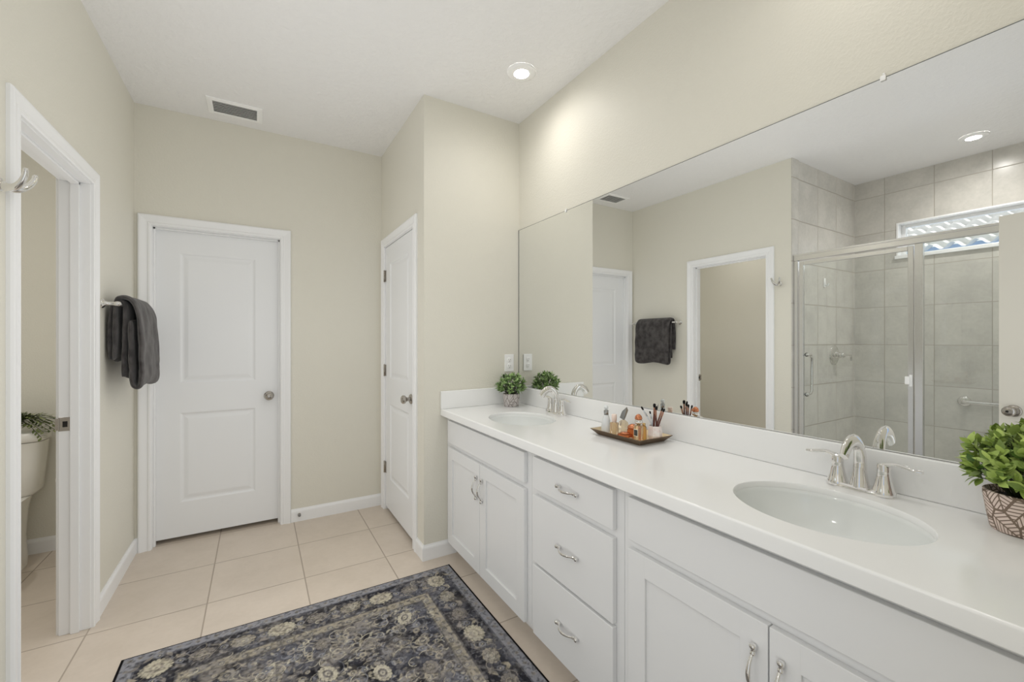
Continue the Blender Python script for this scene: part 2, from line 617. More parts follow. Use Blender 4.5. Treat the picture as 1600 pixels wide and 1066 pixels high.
def shell():
    m = MB()
    m.box(-2.1, 1.75, -0.30, 4.0, -0.12, 0.0)
    struct(m.build('floor', M_FLOOR), 'beige square ceramic floor tiles with darker grout', 'floor')
    m = MB()
    m.box(-2.75, 1.75, -0.12, 4.0, ZC, ZC + 0.12)  # runs on past the shower wall as an added overhang blocking the sun
    struct(m.build('ceiling', M_CEIL), 'white knockdown textured ceiling', 'ceiling')
    # left wall: shower end to back corner, opening to the toilet room cut out
    m = MB()
    m.box(XL - WT, XL, SY1, TY0 - 0.018, 0, ZC)
    m.box(XL - WT, XL, TY1 + 0.018, YB, 0, ZC)
    m.box(XL - WT, XL, TY0 - 0.018, TY1 + 0.018, TZ + 0.018, ZC)
    m.box(XL - WT, XL, 0.0, SY0, 0, ZC)
    struct(m.build('wall_left', M_WALL), 'greige painted left wall with toilet room opening', 'wall')
    # back wall with door opening
    m = MB()
    bx0, bx1, bz = -0.575 - 0.018, 0.138 + 0.018, 2.060 + 0.018
    m.box(XL, bx0, YB, YB + 0.14, 0, ZC)
    m.box(bx1, XC + 0.5, YB, YB + 0.14, 0, ZC)
    m.box(bx0, bx1, YB, YB + 0.14, bz, ZC)
    m.box(bx0 - 0.05, bx1 + 0.05, YB + 0.14, YB + 0.20, 0, bz + 0.1)  # unseen panel added behind the door to stop light leaking under it
    struct(m.build('wall_back', M_WALL), 'greige painted back wall holding the panelled door', 'wall')
    # closet wall (faces the room), door opening
    m = MB()
    cy0, cy1 = 2.655 - 0.018, 3.370 + 0.018
    m.box(XC, XC + 0.14, YE + 0.10, cy0, 0, ZC)
    m.box(XC, XC + 0.14, cy1, YB, 0, ZC)
    m.box(XC, XC + 0.14, cy0, cy1, bz, ZC)
    m.box(XC + 0.14, XC + 0.20, cy0 - 0.05, cy1 + 0.05, 0, bz + 0.1)  # same kind of unseen panel, added behind the closet door against light leaks
    struct(m.build('wall_closet', M_WALL), 'greige side wall beside the closet door', 'wall')
    m = MB()
    m.box(XC, XW + 0.12, YE, YE + 0.10, 0, ZC)
    struct(m.build('wall_end', M_WALL), 'greige end wall at the far end of the vanity', 'wall')
    m = MB()
    m.box(XW, XW + 0.12, -0.12, YE, 0, ZC)
    struct(m.build('wall_mirror', M_WALL), 'greige wall behind the long vanity mirror', 'wall')
    # wall the photographer stands in the doorway of
    m = MB()
    m.box(XL - WT, -0.46, -0.12, 0, 0, ZC)
    m.box(0.30, XW, -0.12, 0, 0, ZC)
    m.box(-0.46, 0.30, -0.12, 0, 2.06, ZC)
    struct(m.build('wall_near', M_WALL), 'greige wall with the entry doorway beside the shower', 'wall')
    # toilet room
    m = MB()
    m.box(XTL - 0.1, XL - WT, YTB, YTB + 0.1, 0, ZC)
    m.box(XTL - 0.1, XTL, SY1 + 0.1, YTB, 0, ZC)
    m.box(XL - WT, XL, YB, YTB + 0.1, 0, ZC)
    struct(m.build('wall_toilet', M_WALL), 'greige walls of the small toilet room', 'wall')
    # shower walls
    m = MB()
    m.box(SX - 0.12, XL - WT, SY1, SY1 + 0.10, 0, ZC)
    m.box(XL - WT, XL - 0.002, SY1 - 0.008, SY1, 0, ZC)
    struct(m.build('wall_shower_end', M_TILE_Y), 'grey tiled end wall of the shower', 'wall')
    m = MB()
    wy0, wy1, wz0, wz1 = 0.45, 1.471, 2.075, 2.380
    m.box(SX - 0.12, SX, SY0, wy0, 0, ZC)
    m.box(SX - 0.12, SX, wy1, SY1, 0, ZC)
    m.box(SX - 0.12, SX, wy0, wy1, 0, wz0)
    m.box(SX - 0.12, SX, wy0, wy1, wz1, ZC)
    struct(m.build('wall_shower_back', M_TILE_X), 'grey tiled back wall of the shower under the window', 'wall')
    m = MB()
    m.box(SX - 0.12, XL - WT, SY0 - 0.1, SY0, 0, ZC)
    struct(m.build('wall_shower_near', M_TILE_Y), 'grey tiled near wall of the shower', 'wall')
    m = MB()
    m.box(SX, XL, SY0, SY1, 0.0, 0.03)
    m.box(XL - WT, XL + 0.01, SY0, SY1 - 0.01, 0.0, 0.11, 0.006)
    struct(m.build('trim_5', M_CURB), 'pale stone shower curb and pan', 'shower curb')
    # window
    m = MB()
    t = 0.012
    m.box(SX - 0.12, SX + 0.006, wy0, wy0 + t, wz0, wz1)
    m.box(SX - 0.12, SX + 0.006, wy1 - t, wy1, wz0, wz1)
    m.box(SX - 0.12, SX + 0.006, wy0 + t, wy1 - t, wz1 - t, wz1)
    m.box(SX - 0.12, SX + 0.020, wy0 - 0.01, wy1 + 0.01, wz0 - 0.018, wz0 + t, 0.004)
    w = struct(m.build('window_1', M_TRIM), 'narrow white framed window high in the shower wall', 'window')
    m = MB()
    f = 0.028
    x0, x1 = SX - 0.115, SX - 0.075
    m.box(x0, x1, wy0 + t, wy0 + t + f, wz0 + t, wz1 - t, 0.003)
    m.box(x0, x1, wy1 - t - f, wy1 - t, wz0 + t, wz1 - t, 0.003)
    m.box(x0, x1, wy0 + t + f, wy1 - t - f, wz1 - t - f, wz1 - t, 0.003)
    m.box(x0, x1, wy0 + t + f, wy1 - t - f, wz0 + t, wz0 + t + 0.018, 0.003)
    fr = m.build('window_frame', M_TRIM, w)
    m = MB()
    m.box(SX - 0.099, SX - 0.094, wy0 + t + f, wy1 - t - f, wz0 + t + 0.018, wz1 - t - f)
    m.build('pane', M_GLASS, fr)


shell()


# ------------------------------------------------------------------ casings, jambs, baseboards
CAS = [(0.0, 0.0), (0.0, 0.010), (0.006, 0.013), (0.014, 0.013), (0.018, 0.010), (0.026, 0.011), (0.048, 0.017), (0.056, 0.018), (0.062, 0.016), (0.066, 0.010), (0.066, 0.0)]


def casing(m, a, b, zt, put, rv=0.004):
    """mitred casing round an opening a..b, height zt; put(u, out, z) -> world"""
    rows = []
    for (u, v) in CAS:
        rows.append([put(a - rv - u, v, 0.0), put(a - rv - u, v, zt + rv + u), put(b + rv + u, v, zt + rv + u), put(b + rv + u, v, 0.0)])
    m.grid(lambda i, j: rows[i][j], len(rows), 4, smooth=False)


def jamb(m, a, b, zt, depth, put, stop):
    """lining boards and door stop inside the opening; out<0 goes into the wall"""
    t = 0.018

    def bx(u0, u1, o0, o1, z0, z1):
        p = [put(u0, o0, z0), put(u1, o1, z1)]
        m.box(min(p[0][0], p[1][0]), max(p[0][0], p[1][0]), min(p[0][1], p[1][1]), max(p[0][1], p[1][1]), z0, z1, 0.001, 1)
    bx(a - t, a, 0, -depth, 0, zt)
    bx(b, b + t, 0, -depth, 0, zt)
    bx(a - t, b + t, 0, -depth, zt, zt + t)
    if stop:
        s0, s1 = stop
        bx(a, a + 0.011, -s0, -s1, 0.0, zt)
        bx(b - 0.011, b, -s0, -s1, 0.0, zt)
        bx(a, b, -s0, -s1, zt - 0.011, zt)


m = MB()
put = lambda u, o, z: (XL + o, u, z)
casing(m, TY0, TY1, TZ, put)
jamb(m, TY0, TY1, TZ, WT, put, (0.036, 0.066))
casing(m, TY0, TY1, TZ, lambda u, o, z: (XL - WT - o, u, z), 0.012)
t1 = struct(m.build('trim_1', M_TRIM), 'white moulded casing and jamb of the toilet room opening', 'door trim')
m = MB()
m.box(XL - 0.106, XL - 0.068, TY1 - 0.002, TY1 + 0.001, 0.922, 0.984, 0.0008, 1)
m.box(XL - 0.116, XL - 0.102, TY1 - 0.006, TY1 - 0.001, 0.926, 0.980, 0.002, 2)
sp = m.build('strike_plate', M_NICKEL, t1)
m = MB()
m.box(XL - 0.092, XL - 0.076, TY1 - 0.0035, TY1 - 0.0018, 0.940, 0.966, 0.001)
m.build('latch_hole', M_DARK, sp)
m = MB()
m.box(XL - 0.112, XL - 0.068, TY0 - 0.001, TY0 + 0.002, 1.07, 1.16, 0.0008, 1)
m.build('hinge_leaf', M_NICKEL, t1)

m = MB()
put = lambda u, o, z: (u, YB - o, z)
casing(m, -0.575, 0.138, 2.060, put)
jamb(m, -0.575, 0.138, 2.060, 0.115, put, (0.034, 0.052))
struct(m.build('trim_2', M_TRIM), 'white moulded casing round the back wall door', 'door trim')

m = MB()
put = lambda u, o, z: (XC - o, u, z)
casing(m, 2.655, 3.370, 2.060, put)
jamb(m, 2.655, 3.370, 2.060, 0.115, put, (0.045, 0.06))
struct(m.build('trim_3', M_TRIM), 'white moulded casing round the closet door', 'door trim')

m = MB()
put = lambda u, o, z: (u, o, z)
jamb(m, -0.46, 0.30, 2.06, 0.12, put, None)
struct(m.build('trim_4', M_TRIM), 'white jamb of the entry doorway', 'door trim')

BBP = [(0.0, 0.0), (0.013, 0.0), (0.013, 0.070), (0.011, 0.078), (0.006, 0.086), (0.004, 0.092), (0.0, 0.092)]


def baseboard(m, p0, p1, n, e0=0.0, e1=0.0):
    """profile run from p0 to p1, thickness along n; e0/e1 mitre factors"""
    d = Vector((p1[0] - p0[0], p1[1] - p0[1])).normalized()
    A = [(p0[0] + n[0] * t - d[0] * t * e0, p0[1] + n[1] * t - d[1] * t * e0, z) for t, z in BBP]
    B = [(p1[0] + n[0] * t + d[0] * t * e1, p1[1] + n[1] * t + d[1] * t * e1, z) for t, z in BBP]
    k = len(BBP)
    m.poly(A + B, [(i, i + 1, k + i + 1, k + i) for i in range(k - 1)] + [tuple(range(k)), tuple(range(k, 2 * k))])


def bb(name, label, runs):
    m = MB()
    for r in runs:
        baseboard(m, *r)
    return struct(m.build(name, M_TRIM), label, 'baseboard')


bb('baseboard_left', 'white baseboard on the left wall under the towel', [((XL, TY1 + 0.07), (XL, YB), (1, 0))])
bb('baseboard_back', 'white baseboard on the back wall between the two doors', [((0.208, YB), (XC, YB), (0, -1)), ((XL, YB), (-0.645, YB), (0, -1))])
bb('baseboard_closet', 'white baseboard wrapping the corner beside the vanity', [((XC, 2.585), (XC, YE), (-1, 0), 0, 1), ((XC, YE), (1.07, YE), (0, -1), 1, 0)])
bb('baseboard_toilet', 'white baseboard inside the toilet room', [((XTL, YTB), (XL - WT, YTB), (0, -1)), ((XL - WT, YTB), (XL - WT, TY1 + 0.07), (-1, 0))])


# ------------------------------------------------------------------ panel doors
def door_slab(W, H, T, panels, xf):
    """local: x along width, front face at y=0 looking to -y, z up; two moulded panels"""
    m = MB(xf)
    xs = sorted({0.0, W} | {p[0] for p in panels} | {p[1] for p in panels})
    zs = sorted({0.0, H} | {p[2] for p in panels} | {p[3] for p in panels})

    def face(sgn, y0):
        V, F = [], []

        def vv(x, y, z):
            V.append((x, y0 + sgn * y, z))
            return len(V) - 1
        for i in range(len(xs) - 1):
            for j in range(len(zs) - 1):
                x0, x1, z0, z1 = xs[i], xs[i + 1], zs[j], zs[j + 1]
                hit = [p for p in panels if p[0] <= x0 + 1e-6 and p[1] >= x1 - 1e-6 and p[2] <= z0 + 1e-6 and p[3] >= z1 - 1e-6]
                if hit:
                    prev = None
                    for ins, dep in ((0, 0), (0.004, 0.001), (0.012, 0.0075), (0.018, 0.0085), (0.024, 0.0080), (0.042, 0.0030), (0.048, 0.0022)):
                        r = [vv(x0 + ins, dep, z0 + ins), vv(x1 - ins, dep, z0 + ins), vv(x1 - ins, dep, z1 - ins), vv(x0 + ins, dep, z1 - ins)]
                        if prev:
                            for k in range(4):
                                F.append((prev[k], prev[(k + 1) % 4], r[(k + 1) % 4], r[k]))
                        prev = r
                    F.append(tuple(prev))
                else:
                    F.append((vv(x0, 0, z0), vv(x1, 0, z0), vv(x1, 0, z1), vv(x0, 0, z1)))
        if sgn < 0:
            F = [tuple(reversed(f)) for f in F]
        m.poly(V, F)
    face(1, 0.0)
    face(-1, T)
    for (a, b) in (((0, 0), (W, 0)), ((W, 0), (W, H)), ((W, H), (0, H)), ((0, H), (0, 0))):
        m.poly([(a[0], 0, a[1]), (b[0], 0, b[1]), (b[0], T, b[1]), (a[0], T, a[1])], [(3, 2, 1, 0)])
    return m


KNOB = [(0, 0.0), (0.033, 0.0), (0.033, 0.004), (0.029, 0.009), (0.014, 0.011), (0.0125, 0.028), (0.016, 0.034), (0.0255, 0.042), (0.0285, 0.051), (0.0265, 0.060), (0.019, 0.066), (0.008, 0.0685), (0.0, 0.0685)]


def knob(parent, pos, nrm, privacy=False):
    m = MB()
    m.lathe(KNOB[:5], pos, 28, nrm, cap=False)
    p = m.build('rosette', M_NICKEL, parent)
    m = MB()
    m.lathe(KNOB[4:], pos, 28, nrm, cap=False)
    k = m.build('knob', M_NICKEL, parent)
    if privacy:
        m = MB()
        q = Vector(pos) + Vector(nrm).normalized() * 0.067
        m.lathe([(0, 0.004), (0.006, 0.004), (0.0065, 0.0)], q, 16, nrm)
        m.build('lock_button', M_DARK, k)
    return k


PAN = lambda W: [(0.118, W - 0.118, 0.235, 0.815), (0.118, W - 0.118, 1.012, 1.890)]
# back wall door
W = 0.707
xf = Matrix.Translation((-0.572, YB + 0.053, 0.030))
d1 = struct(door_slab(W, 2.022, 0.035, [(0.130, 0.130 + 0.430, 0.225, 0.820), (0.130, 0.130 + 0.430, 1.015, 1.880)], xf).build('door_1', M_DOOR),
            'white two-panel door closed in the back wall', 'door')
knob(d1, (0.070, YB + 0.053, 0.930), (0, -1, 0))
# closet door, hinged at the back corner
xf = Matrix.Translation((XC + 0.004, 3.366, 0.030)) @ Matrix.Rotation(-PI / 2, 4, 'Z')
d2 = struct(door_slab(0.707, 2.025, 0.035, PAN(0.707), xf).build('door_2', M_DOOR),
            'white two-panel closet door closed beside the vanity wall', 'door')
knob(d2, (XC + 0.004, 2.722, 0.945), (-1, 0, 0))
for z in (1.835, 1.095, 0.335):
    m = MB()
    m.lathe([(0, -0.048), (0.004, -0.046), (0.0065, -0.044), (0.0065, 0.044), (0.004, 0.046), (0, 0.048)], (XC - 0.006, 3.371, z), 14)
    m.box(XC - 0.002, XC + 0.004, 3.345, 3.372, z - 0.044, z + 0.044)
    m.build('hinge', M_NICKEL, d2)
# entry door, swung open in front of the shower glass
th = math.radians(102.5)
xf = Matrix.Translation((-0.416, -0.048, 0.012)) @ Matrix.Rotation(th, 4, 'Z')
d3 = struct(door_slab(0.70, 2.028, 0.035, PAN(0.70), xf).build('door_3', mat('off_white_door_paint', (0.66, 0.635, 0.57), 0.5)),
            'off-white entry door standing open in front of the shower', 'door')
kp = xf @ Vector((0.640, 0, 0.925))
knob(d3, kp, (math.sin(th), -math.cos(th), 0), True)


# ------------------------------------------------------------------ vanity: countertop with two basins
CT, CB, CX0, FF_ = 0.908, 0.866, 0.968, 1.014
SINKS = [(1.231, 0.515), (1.231, 1.944)]
SAX, SAY = 0.170, 0.211


def countertop():
    root = thing('vanity_countertop', 'long white countertop with two oval sinks running under the mirror', 'countertop', (1.25, 1.23, CB))
    m = MB()
    y0, y1, x1 = 0.006, YE - 0.001, XW - 0.001
    r = 0.006
    N = 96
    segs = [(y0, 1.0, SINKS[0]), (1.0, 1.47, None), (1.47, y1, SINKS[1])]
    xa = CX0 + r
    for (a, b, s) in segs:
        if s is None:
            m.poly([(xa, a, CT), (x1, a, CT), (x1, b, CT), (xa, b, CT)], [(0, 1, 2, 3)])
            continue
        angs = [2 * PI * k / N for k in range(N)]
        for (cx, cyy) in ((x1, b), (xa, b), (xa, a), (x1, a)):
            angs.append(math.atan2(cyy - s[1], cx - s[0]) % (2 * PI))
        angs = sorted(set(angs))
        inner, outer = [], []
        for t in angs:
            dx, dy = math.cos(t), math.sin(t)
            kx = ((x1 - s[0]) / dx if dx > 1e-9 else (xa - s[0]) / dx if dx < -1e-9 else 1e9)
            ky = ((b - s[1]) / dy if dy > 1e-9 else (a - s[1]) / dy if dy < -1e-9 else 1e9)
            k = min(kx, ky)
            outer.append((s[0] + dx * k, s[1] + dy * k, CT))
            e = 1 / math.sqrt((dx / SAX) ** 2 + (dy / SAY) ** 2)
            inner.append((s[0] + dx * e, s[1] + dy * e, CT))
        n = len(angs)
        m.poly(inner + outer, [(i, n + i, n + (i + 1) % n, (i + 1) % n) for i in range(n)])
        ring2 = [(p[0] + (s[0] - p[0]) * 0.012, p[1] + (s[1] - p[1]) * 0.012, CT - 0.004) for p in inner]
        ring3 = [(p[0], p[1], CT - 0.016) for p in ring2]
        m.poly(inner + ring2 + ring3, [(i, (i + 1) % n, n + (i + 1) % n, n + i) for i in range(n)] + [(n + i, n + (i + 1) % n, 2 * n + (i + 1) % n, 2 * n + i) for i in range(n)], smooth=True)
    # rounded front edge, underside and end
    prof = [(xa, CT)] + [(xa - r * math.sin(t * PI / 8), CT - r + r * math.cos(t * PI / 8)) for t in range(1, 5)] + [(CX0, CB + 0.003), (CX0 + 0.003, CB), (FF_ + 0.01, CB)]
    m.grid(lambda i, j: (prof[i][0], (y0, y1)[j], prof[i][1]), len(prof), 2)
    m.build('slab', M_TOP, root, auto=40)
    for s in SINKS:
        m = MB()
        pr = [(1.012, CT - 0.0150), (0.986, CT - 0.0165), (0.978, CT - 0.028), (0.950, CT - 0.050), (0.895, CT - 0.075), (0.80, CT - 0.101), (0.66, CT - 0.122), (0.48, CT - 0.137), (0.30, CT - 0.145), (0.12, CT - 0.147)]
        n = 72
        m.grid(lambda i, j: (s[0] + SAX * pr[j][0] * math.cos(2 * PI * i / n) + 0.015 * (1 - pr[j][0]), s[1] + SAY * pr[j][0] * math.sin(2 * PI * i / n), pr[j][1]), n, len(pr), closeu=True)
        b = m.build('basin', M_BASIN, root)
        m = MB()
        m.lathe([(0.030, -0.004), (0.030, 0.001), (0.026, 0.003), (0.021, 0.001), (0.020, 0.004), (0.010, 0.0065), (0, 0.007)], (s[0] + 0.013, s[1], CT - 0.1475), 28)
        m.build('drain', M_CHROME, b)
    m = MB()
    m.box(1.519, XW - 0.001, y0, y1, CT + 0.0002, 1.018, 0.003)
    tag(m.build('backsplash', M_TOP), 'long white backsplash strip standing on the countertop below the mirror', 'backsplash')
    m = MB()
    m.box(CX0 - 0.002, 1.5185, YE - 0.020, YE - 0.001, CT + 0.0002, 1.018, 0.003)
    tag(m.build('side_splash', M_TOP), 'short white side splash on the countertop against the end wall', 'backsplash')


countertop()

# ------------------------------------------------------------------ vanity cabinets
FX = 0.995       # front of doors and drawers
FF = 1.014       # face frame


def pull_mesh(vertical):
    """arched pull with ball ends, 122 mm long, bowing out to -x"""
    m = MB()
    for s in (-1, 1):
        m.lathe([(0, -0.012), (0.0075, -0.010), (0.0085, -0.005), (0.0065, 0.0), (0.0045, 0.002), (0.0045, 0.006), (0.0065, 0.008), (0.0068, 0.012), (0.005, 0.015)],
                (-0.009, s * 0.052, 0), 14, (0, -s, 0))
        m.lathe([(0.006, 0.0), (0.005, 0.003), (0.005, 0.010)], (0.0, s * 0.049, 0), 12, (-1, 0, 0))
    P = catmull([(-0.009, -0.046, 0), (-0.013, -0.038, 0), (-0.024, -0.022, 0), (-0.029, 0, 0), (-0.024, 0.022, 0), (-0.013, 0.038, 0), (-0.009, 0.046, 0)], 5)
    m.tube(P, lerpl([0.0042, 0.0038, 0.0048, 0.0058, 0.0048, 0.0038, 0.0042], len(P)), 10)
    if vertical:
        m.bm.transform(Matrix.Rotation(PI / 2, 4, 'X'))
    me = bpy.data.meshes.new('pull')
    m.bm.to_mesh(me)
    m.bm.free()
    me.materials.append(M_CHROME)
    return me


PULL_H, PULL_V = pull_mesh(False), pull_mesh(True)


def pull(parent, y, z, vertical):
    o = bpy.data.objects.new('handle', PULL_V if vertical else PULL_H)
    C.objects.link(o)
    o.parent = parent
    o.location = Vector((FX, y, z)) - wloc(parent)
    o['label'] = 'chrome arched pull'
    return o


def slab_front(root, name, y0, y1, z0, z1):
    m = MB()
    m.box(FX, FF - 0.0005, y0, y1, z0, z1, 0.002, 2)
    return m.build(name, M_CAB, root)


def shaker(root, y0, y1, z0, z1):
    m = MB()
    R = 0.066
    m.box(FX, FF - 0.0005, y0, y0 + R, z0, z1, 0.0018, 2)
    m.box(FX, FF - 0.0005, y1 - R, y1, z0, z1, 0.0018, 2)
    m.box(FX + 0.0001, FF - 0.0005, y0 + R - 0.002, y1 - R + 0.002, z1 - R, z1 - 0.0003, 0.0012, 1)
    m.box(FX + 0.0001, FF - 0.0005, y0 + R - 0.002, y1 - R + 0.002, z0 + 0.0003, z0 + R, 0.0012, 1)
    m.box(FX + 0.0075, FF - 0.001, y0 + R - 0.004, y1 - R + 0.004, z0 + R - 0.004, z1 - R + 0.004)
    return m.build('door', M_CAB, root)


def cab_body(root, y0, y1):
    m = MB()
    z0 = 0.10
    # carcass panels, leaving the inside hollow, plus face frame and toe kick
    m.box(FF, FF + 0.019, y0, y1, z0, CB - 0.001, 0.0008, 1)
    m.box(FF + 0.019, XW - 0.002, y0, y0 + 0.016, z0, CB - 0.001)
    m.box(FF + 0.019, XW - 0.002, y1 - 0.016, y1, z0, CB - 0.001)
    m.box(FF + 0.019, XW - 0.002, y0, y1, z0, z0 + 0.016)
    m.box(1.085, 1.100, y0, y1, 0.0, z0)
    return m.build('carcass', M_CAB, root)


G = 'white vanity base cabinets'
cl = thing('base_cabinet', 'white two-door vanity cabinet under the far sink', 'cabinet', (1.25, 1.99, 0), G)
cab_body(cl, 1.519, YE - 0.001)
slab_front(cl, 'false_front', 1.552, 2.413, 0.710, 0.843)
d = shaker(cl, 1.552, 1.9810, 0.100, 0.683)
pull(d, 1.950, 0.553, True)
d = shaker(cl, 1.9840, 2.413, 0.100, 0.683)
pull(d, 2.013, 0.553, True)

cd = thing('base_cabinet', 'white three-drawer vanity cabinet between the two sinks', 'cabinet', (1.25, 1.25, 0), G)
cab_body(cd, 0.981, 1.5175)
for (z0, z1, zh) in ((0.710, 0.843, 0.772), (0.403, 0.684, 0.540), (0.100, 0.391, 0.248)):
    d = slab_front(cd, 'drawer', 1.014, 1.481, z0, z1)
    pull(d, 1.2475, zh, False)

cr = thing('base_cabinet', 'white two-door vanity cabinet under the near sink', 'cabinet', (1.25, 0.50, 0), G)
cab_body(cr, 0.006, 0.9795)
slab_front(cr, 'false_front', 0.100, 0.947, 0.710, 0.843)
d = shaker(cr, 0.100, 0.5210, 0.100, 0.683)
pull(d, 0.492, 0.565, True)
d = shaker(cr, 0.5240, 0.947, 0.100, 0.683)
pull(d, 0.553, 0.565, True)


# ------------------------------------------------------------------ mirror
def mirror():
    root = thing('wall_mirror', 'long frameless mirror above the vanity', 'mirror', (XM, 1.23, 1.02))
    m = MB()
    y0, y1, z0, z1 = 0.03, YE - 0.010, 1.0195, 2.083
    m.poly([(XM, y0, z0), (XM, y1, z0), (XM, y1, z1), (XM, y0, z1)], [(3, 2, 1, 0)])
    m.build('glass', M_MIRROR, root)
    m = MB()
    m.box(XM + 0.0004, XW - 0.0005, y0, y1 + 0.008, z0, z1 + 0.0025)
    m.build('backing', M_DARKEDGE, root)
    for y in (1.940, 0.488):
        m = MB()
        m.box(XM - 0.005, XM - 0.001, y - 0.007, y + 0.007, z1 - 0.008, z1 + 0.006, 0.002)
        m.box(XM - 0.004, XW - 0.0005, y - 0.006, y + 0.006, z1 + 0.003, z1 + 0.008, 0.001)
        m.lathe([(0, 0.003), (0.003, 0.003), (0.004, 0)], (XW - 0.002, y, z1 + 0.013), 12, (-1, 0, 0))
        o = m.build('clip', M_PLASTIC, root)
        o['label'] = 'small clear plastic mirror clip'


mirror()


# ------------------------------------------------------------------ faucets
def faucet():
    root = thing('faucet', 'chrome two-handle faucet behind the near sink', 'faucet', (1.468, 0.520, CT), 'chrome faucets on the vanity')
    O = Vector((1.468, 0.520, CT))
    m = MB()
    n = 56
    st = [(0.0, 1.0), (0.004, 1.02), (0.010, 0.93), (0.014, 0.80)]

    def plate(i, j):
        t = 2 * PI * i / n
        z, s = st[j]
        c, sn = math.cos(t), math.sin(t)
        px = 0.028 * math.copysign(abs(c) ** 0.75, c)
        py = 0.080 * math.copysign(abs(sn) ** 0.75, sn)
        return O + Vector((px * s, py * (1 - (1 - s) * 0.4), z))
    m.grid(plate, n, 4, closeu=True)
    m.poly([plate(i, 3) for i in range(n)], [tuple(range(n))])
    m.build('base_plate', M_CHROME, root, auto=40)
    # spout: flaring foot, rising neck, arched over, flattened tip
    m = MB()
    m.lathe([(0.026, 0.008), (0.0245, 0.018), (0.021, 0.034), (0.018, 0.052), (0.0165, 0.066)], O, 28, sy=0.9, cap=False)
    P = catmull([(0, 0, 0.058), (0.002, 0, 0.082), (-0.001, 0, 0.106), (-0.012, 0, 0.129), (-0.034, 0, 0.144), (-0.061, 0, 0.143), (-0.084, 0, 0.129), (-0.100, 0, 0.108)], 5)
    P = [O + p for p in P]
    m.tube(P, lerpl([(0.0160, 0.0165), (0.0160, 0.0155), (0.0165, 0.0145), (0.0175, 0.0130), (0.0185, 0.0115), (0.0195, 0.0105), (0.0205, 0.0095), (0.0200, 0.0085)], len(P)), 20, up=(0, 1, 0.0))
    m.build('spout', M_CHROME, root, auto=50)
    m = MB()
    m.tube([O + Vector((0.021, 0, 0.030)), O + Vector((0.021, 0, 0.085))], 0.0022, 8)
    m.sphere(O + Vector((0.021, 0, 0.088)), 0.0052, 12)
    m.build('lift_rod', M_CHROME, root)
    for s in (-1, 1):
        m = MB()
        B = O + Vector((0, s * 0.0535, 0))
        m.lathe([(0.0265, 0.004), (0.0275, 0.009), (0.0245, 0.016), (0.0195, 0.034), (0.0160, 0.052), (0.0145, 0.064), (0.0150, 0.066), (0.0148, 0.068), (0.0148, 0.082), (0.0130, 0.087), (0.0, 0.088)], B, 28, cap=False)
        Q = catmull([(0, s * -0.006, 0.081), (0, s * 0.010, 0.087), (0, s * 0.028, 0.091), (-0.001, s * 0.047, 0.089), (-0.002, s * 0.066, 0.085), (-0.003, s * 0.081, 0.084)], 5)
        m.tube([B + q for q in Q], lerpl([(0.0125, 0.0070), (0.0115, 0.0062), (0.0090, 0.0052), (0.0095, 0.0050), (0.0110, 0.0052), (0.0060, 0.0040)], len(Q)), 14, up=(0, 0, 1))
        m.build('handle', M_CHROME, root, auto=50)
    return root


fa = faucet()
fb = copy_tree(fa)
fb.location = (1.468, 1.950, CT)
fb['label'] = 'chrome two-handle faucet behind the far sink'


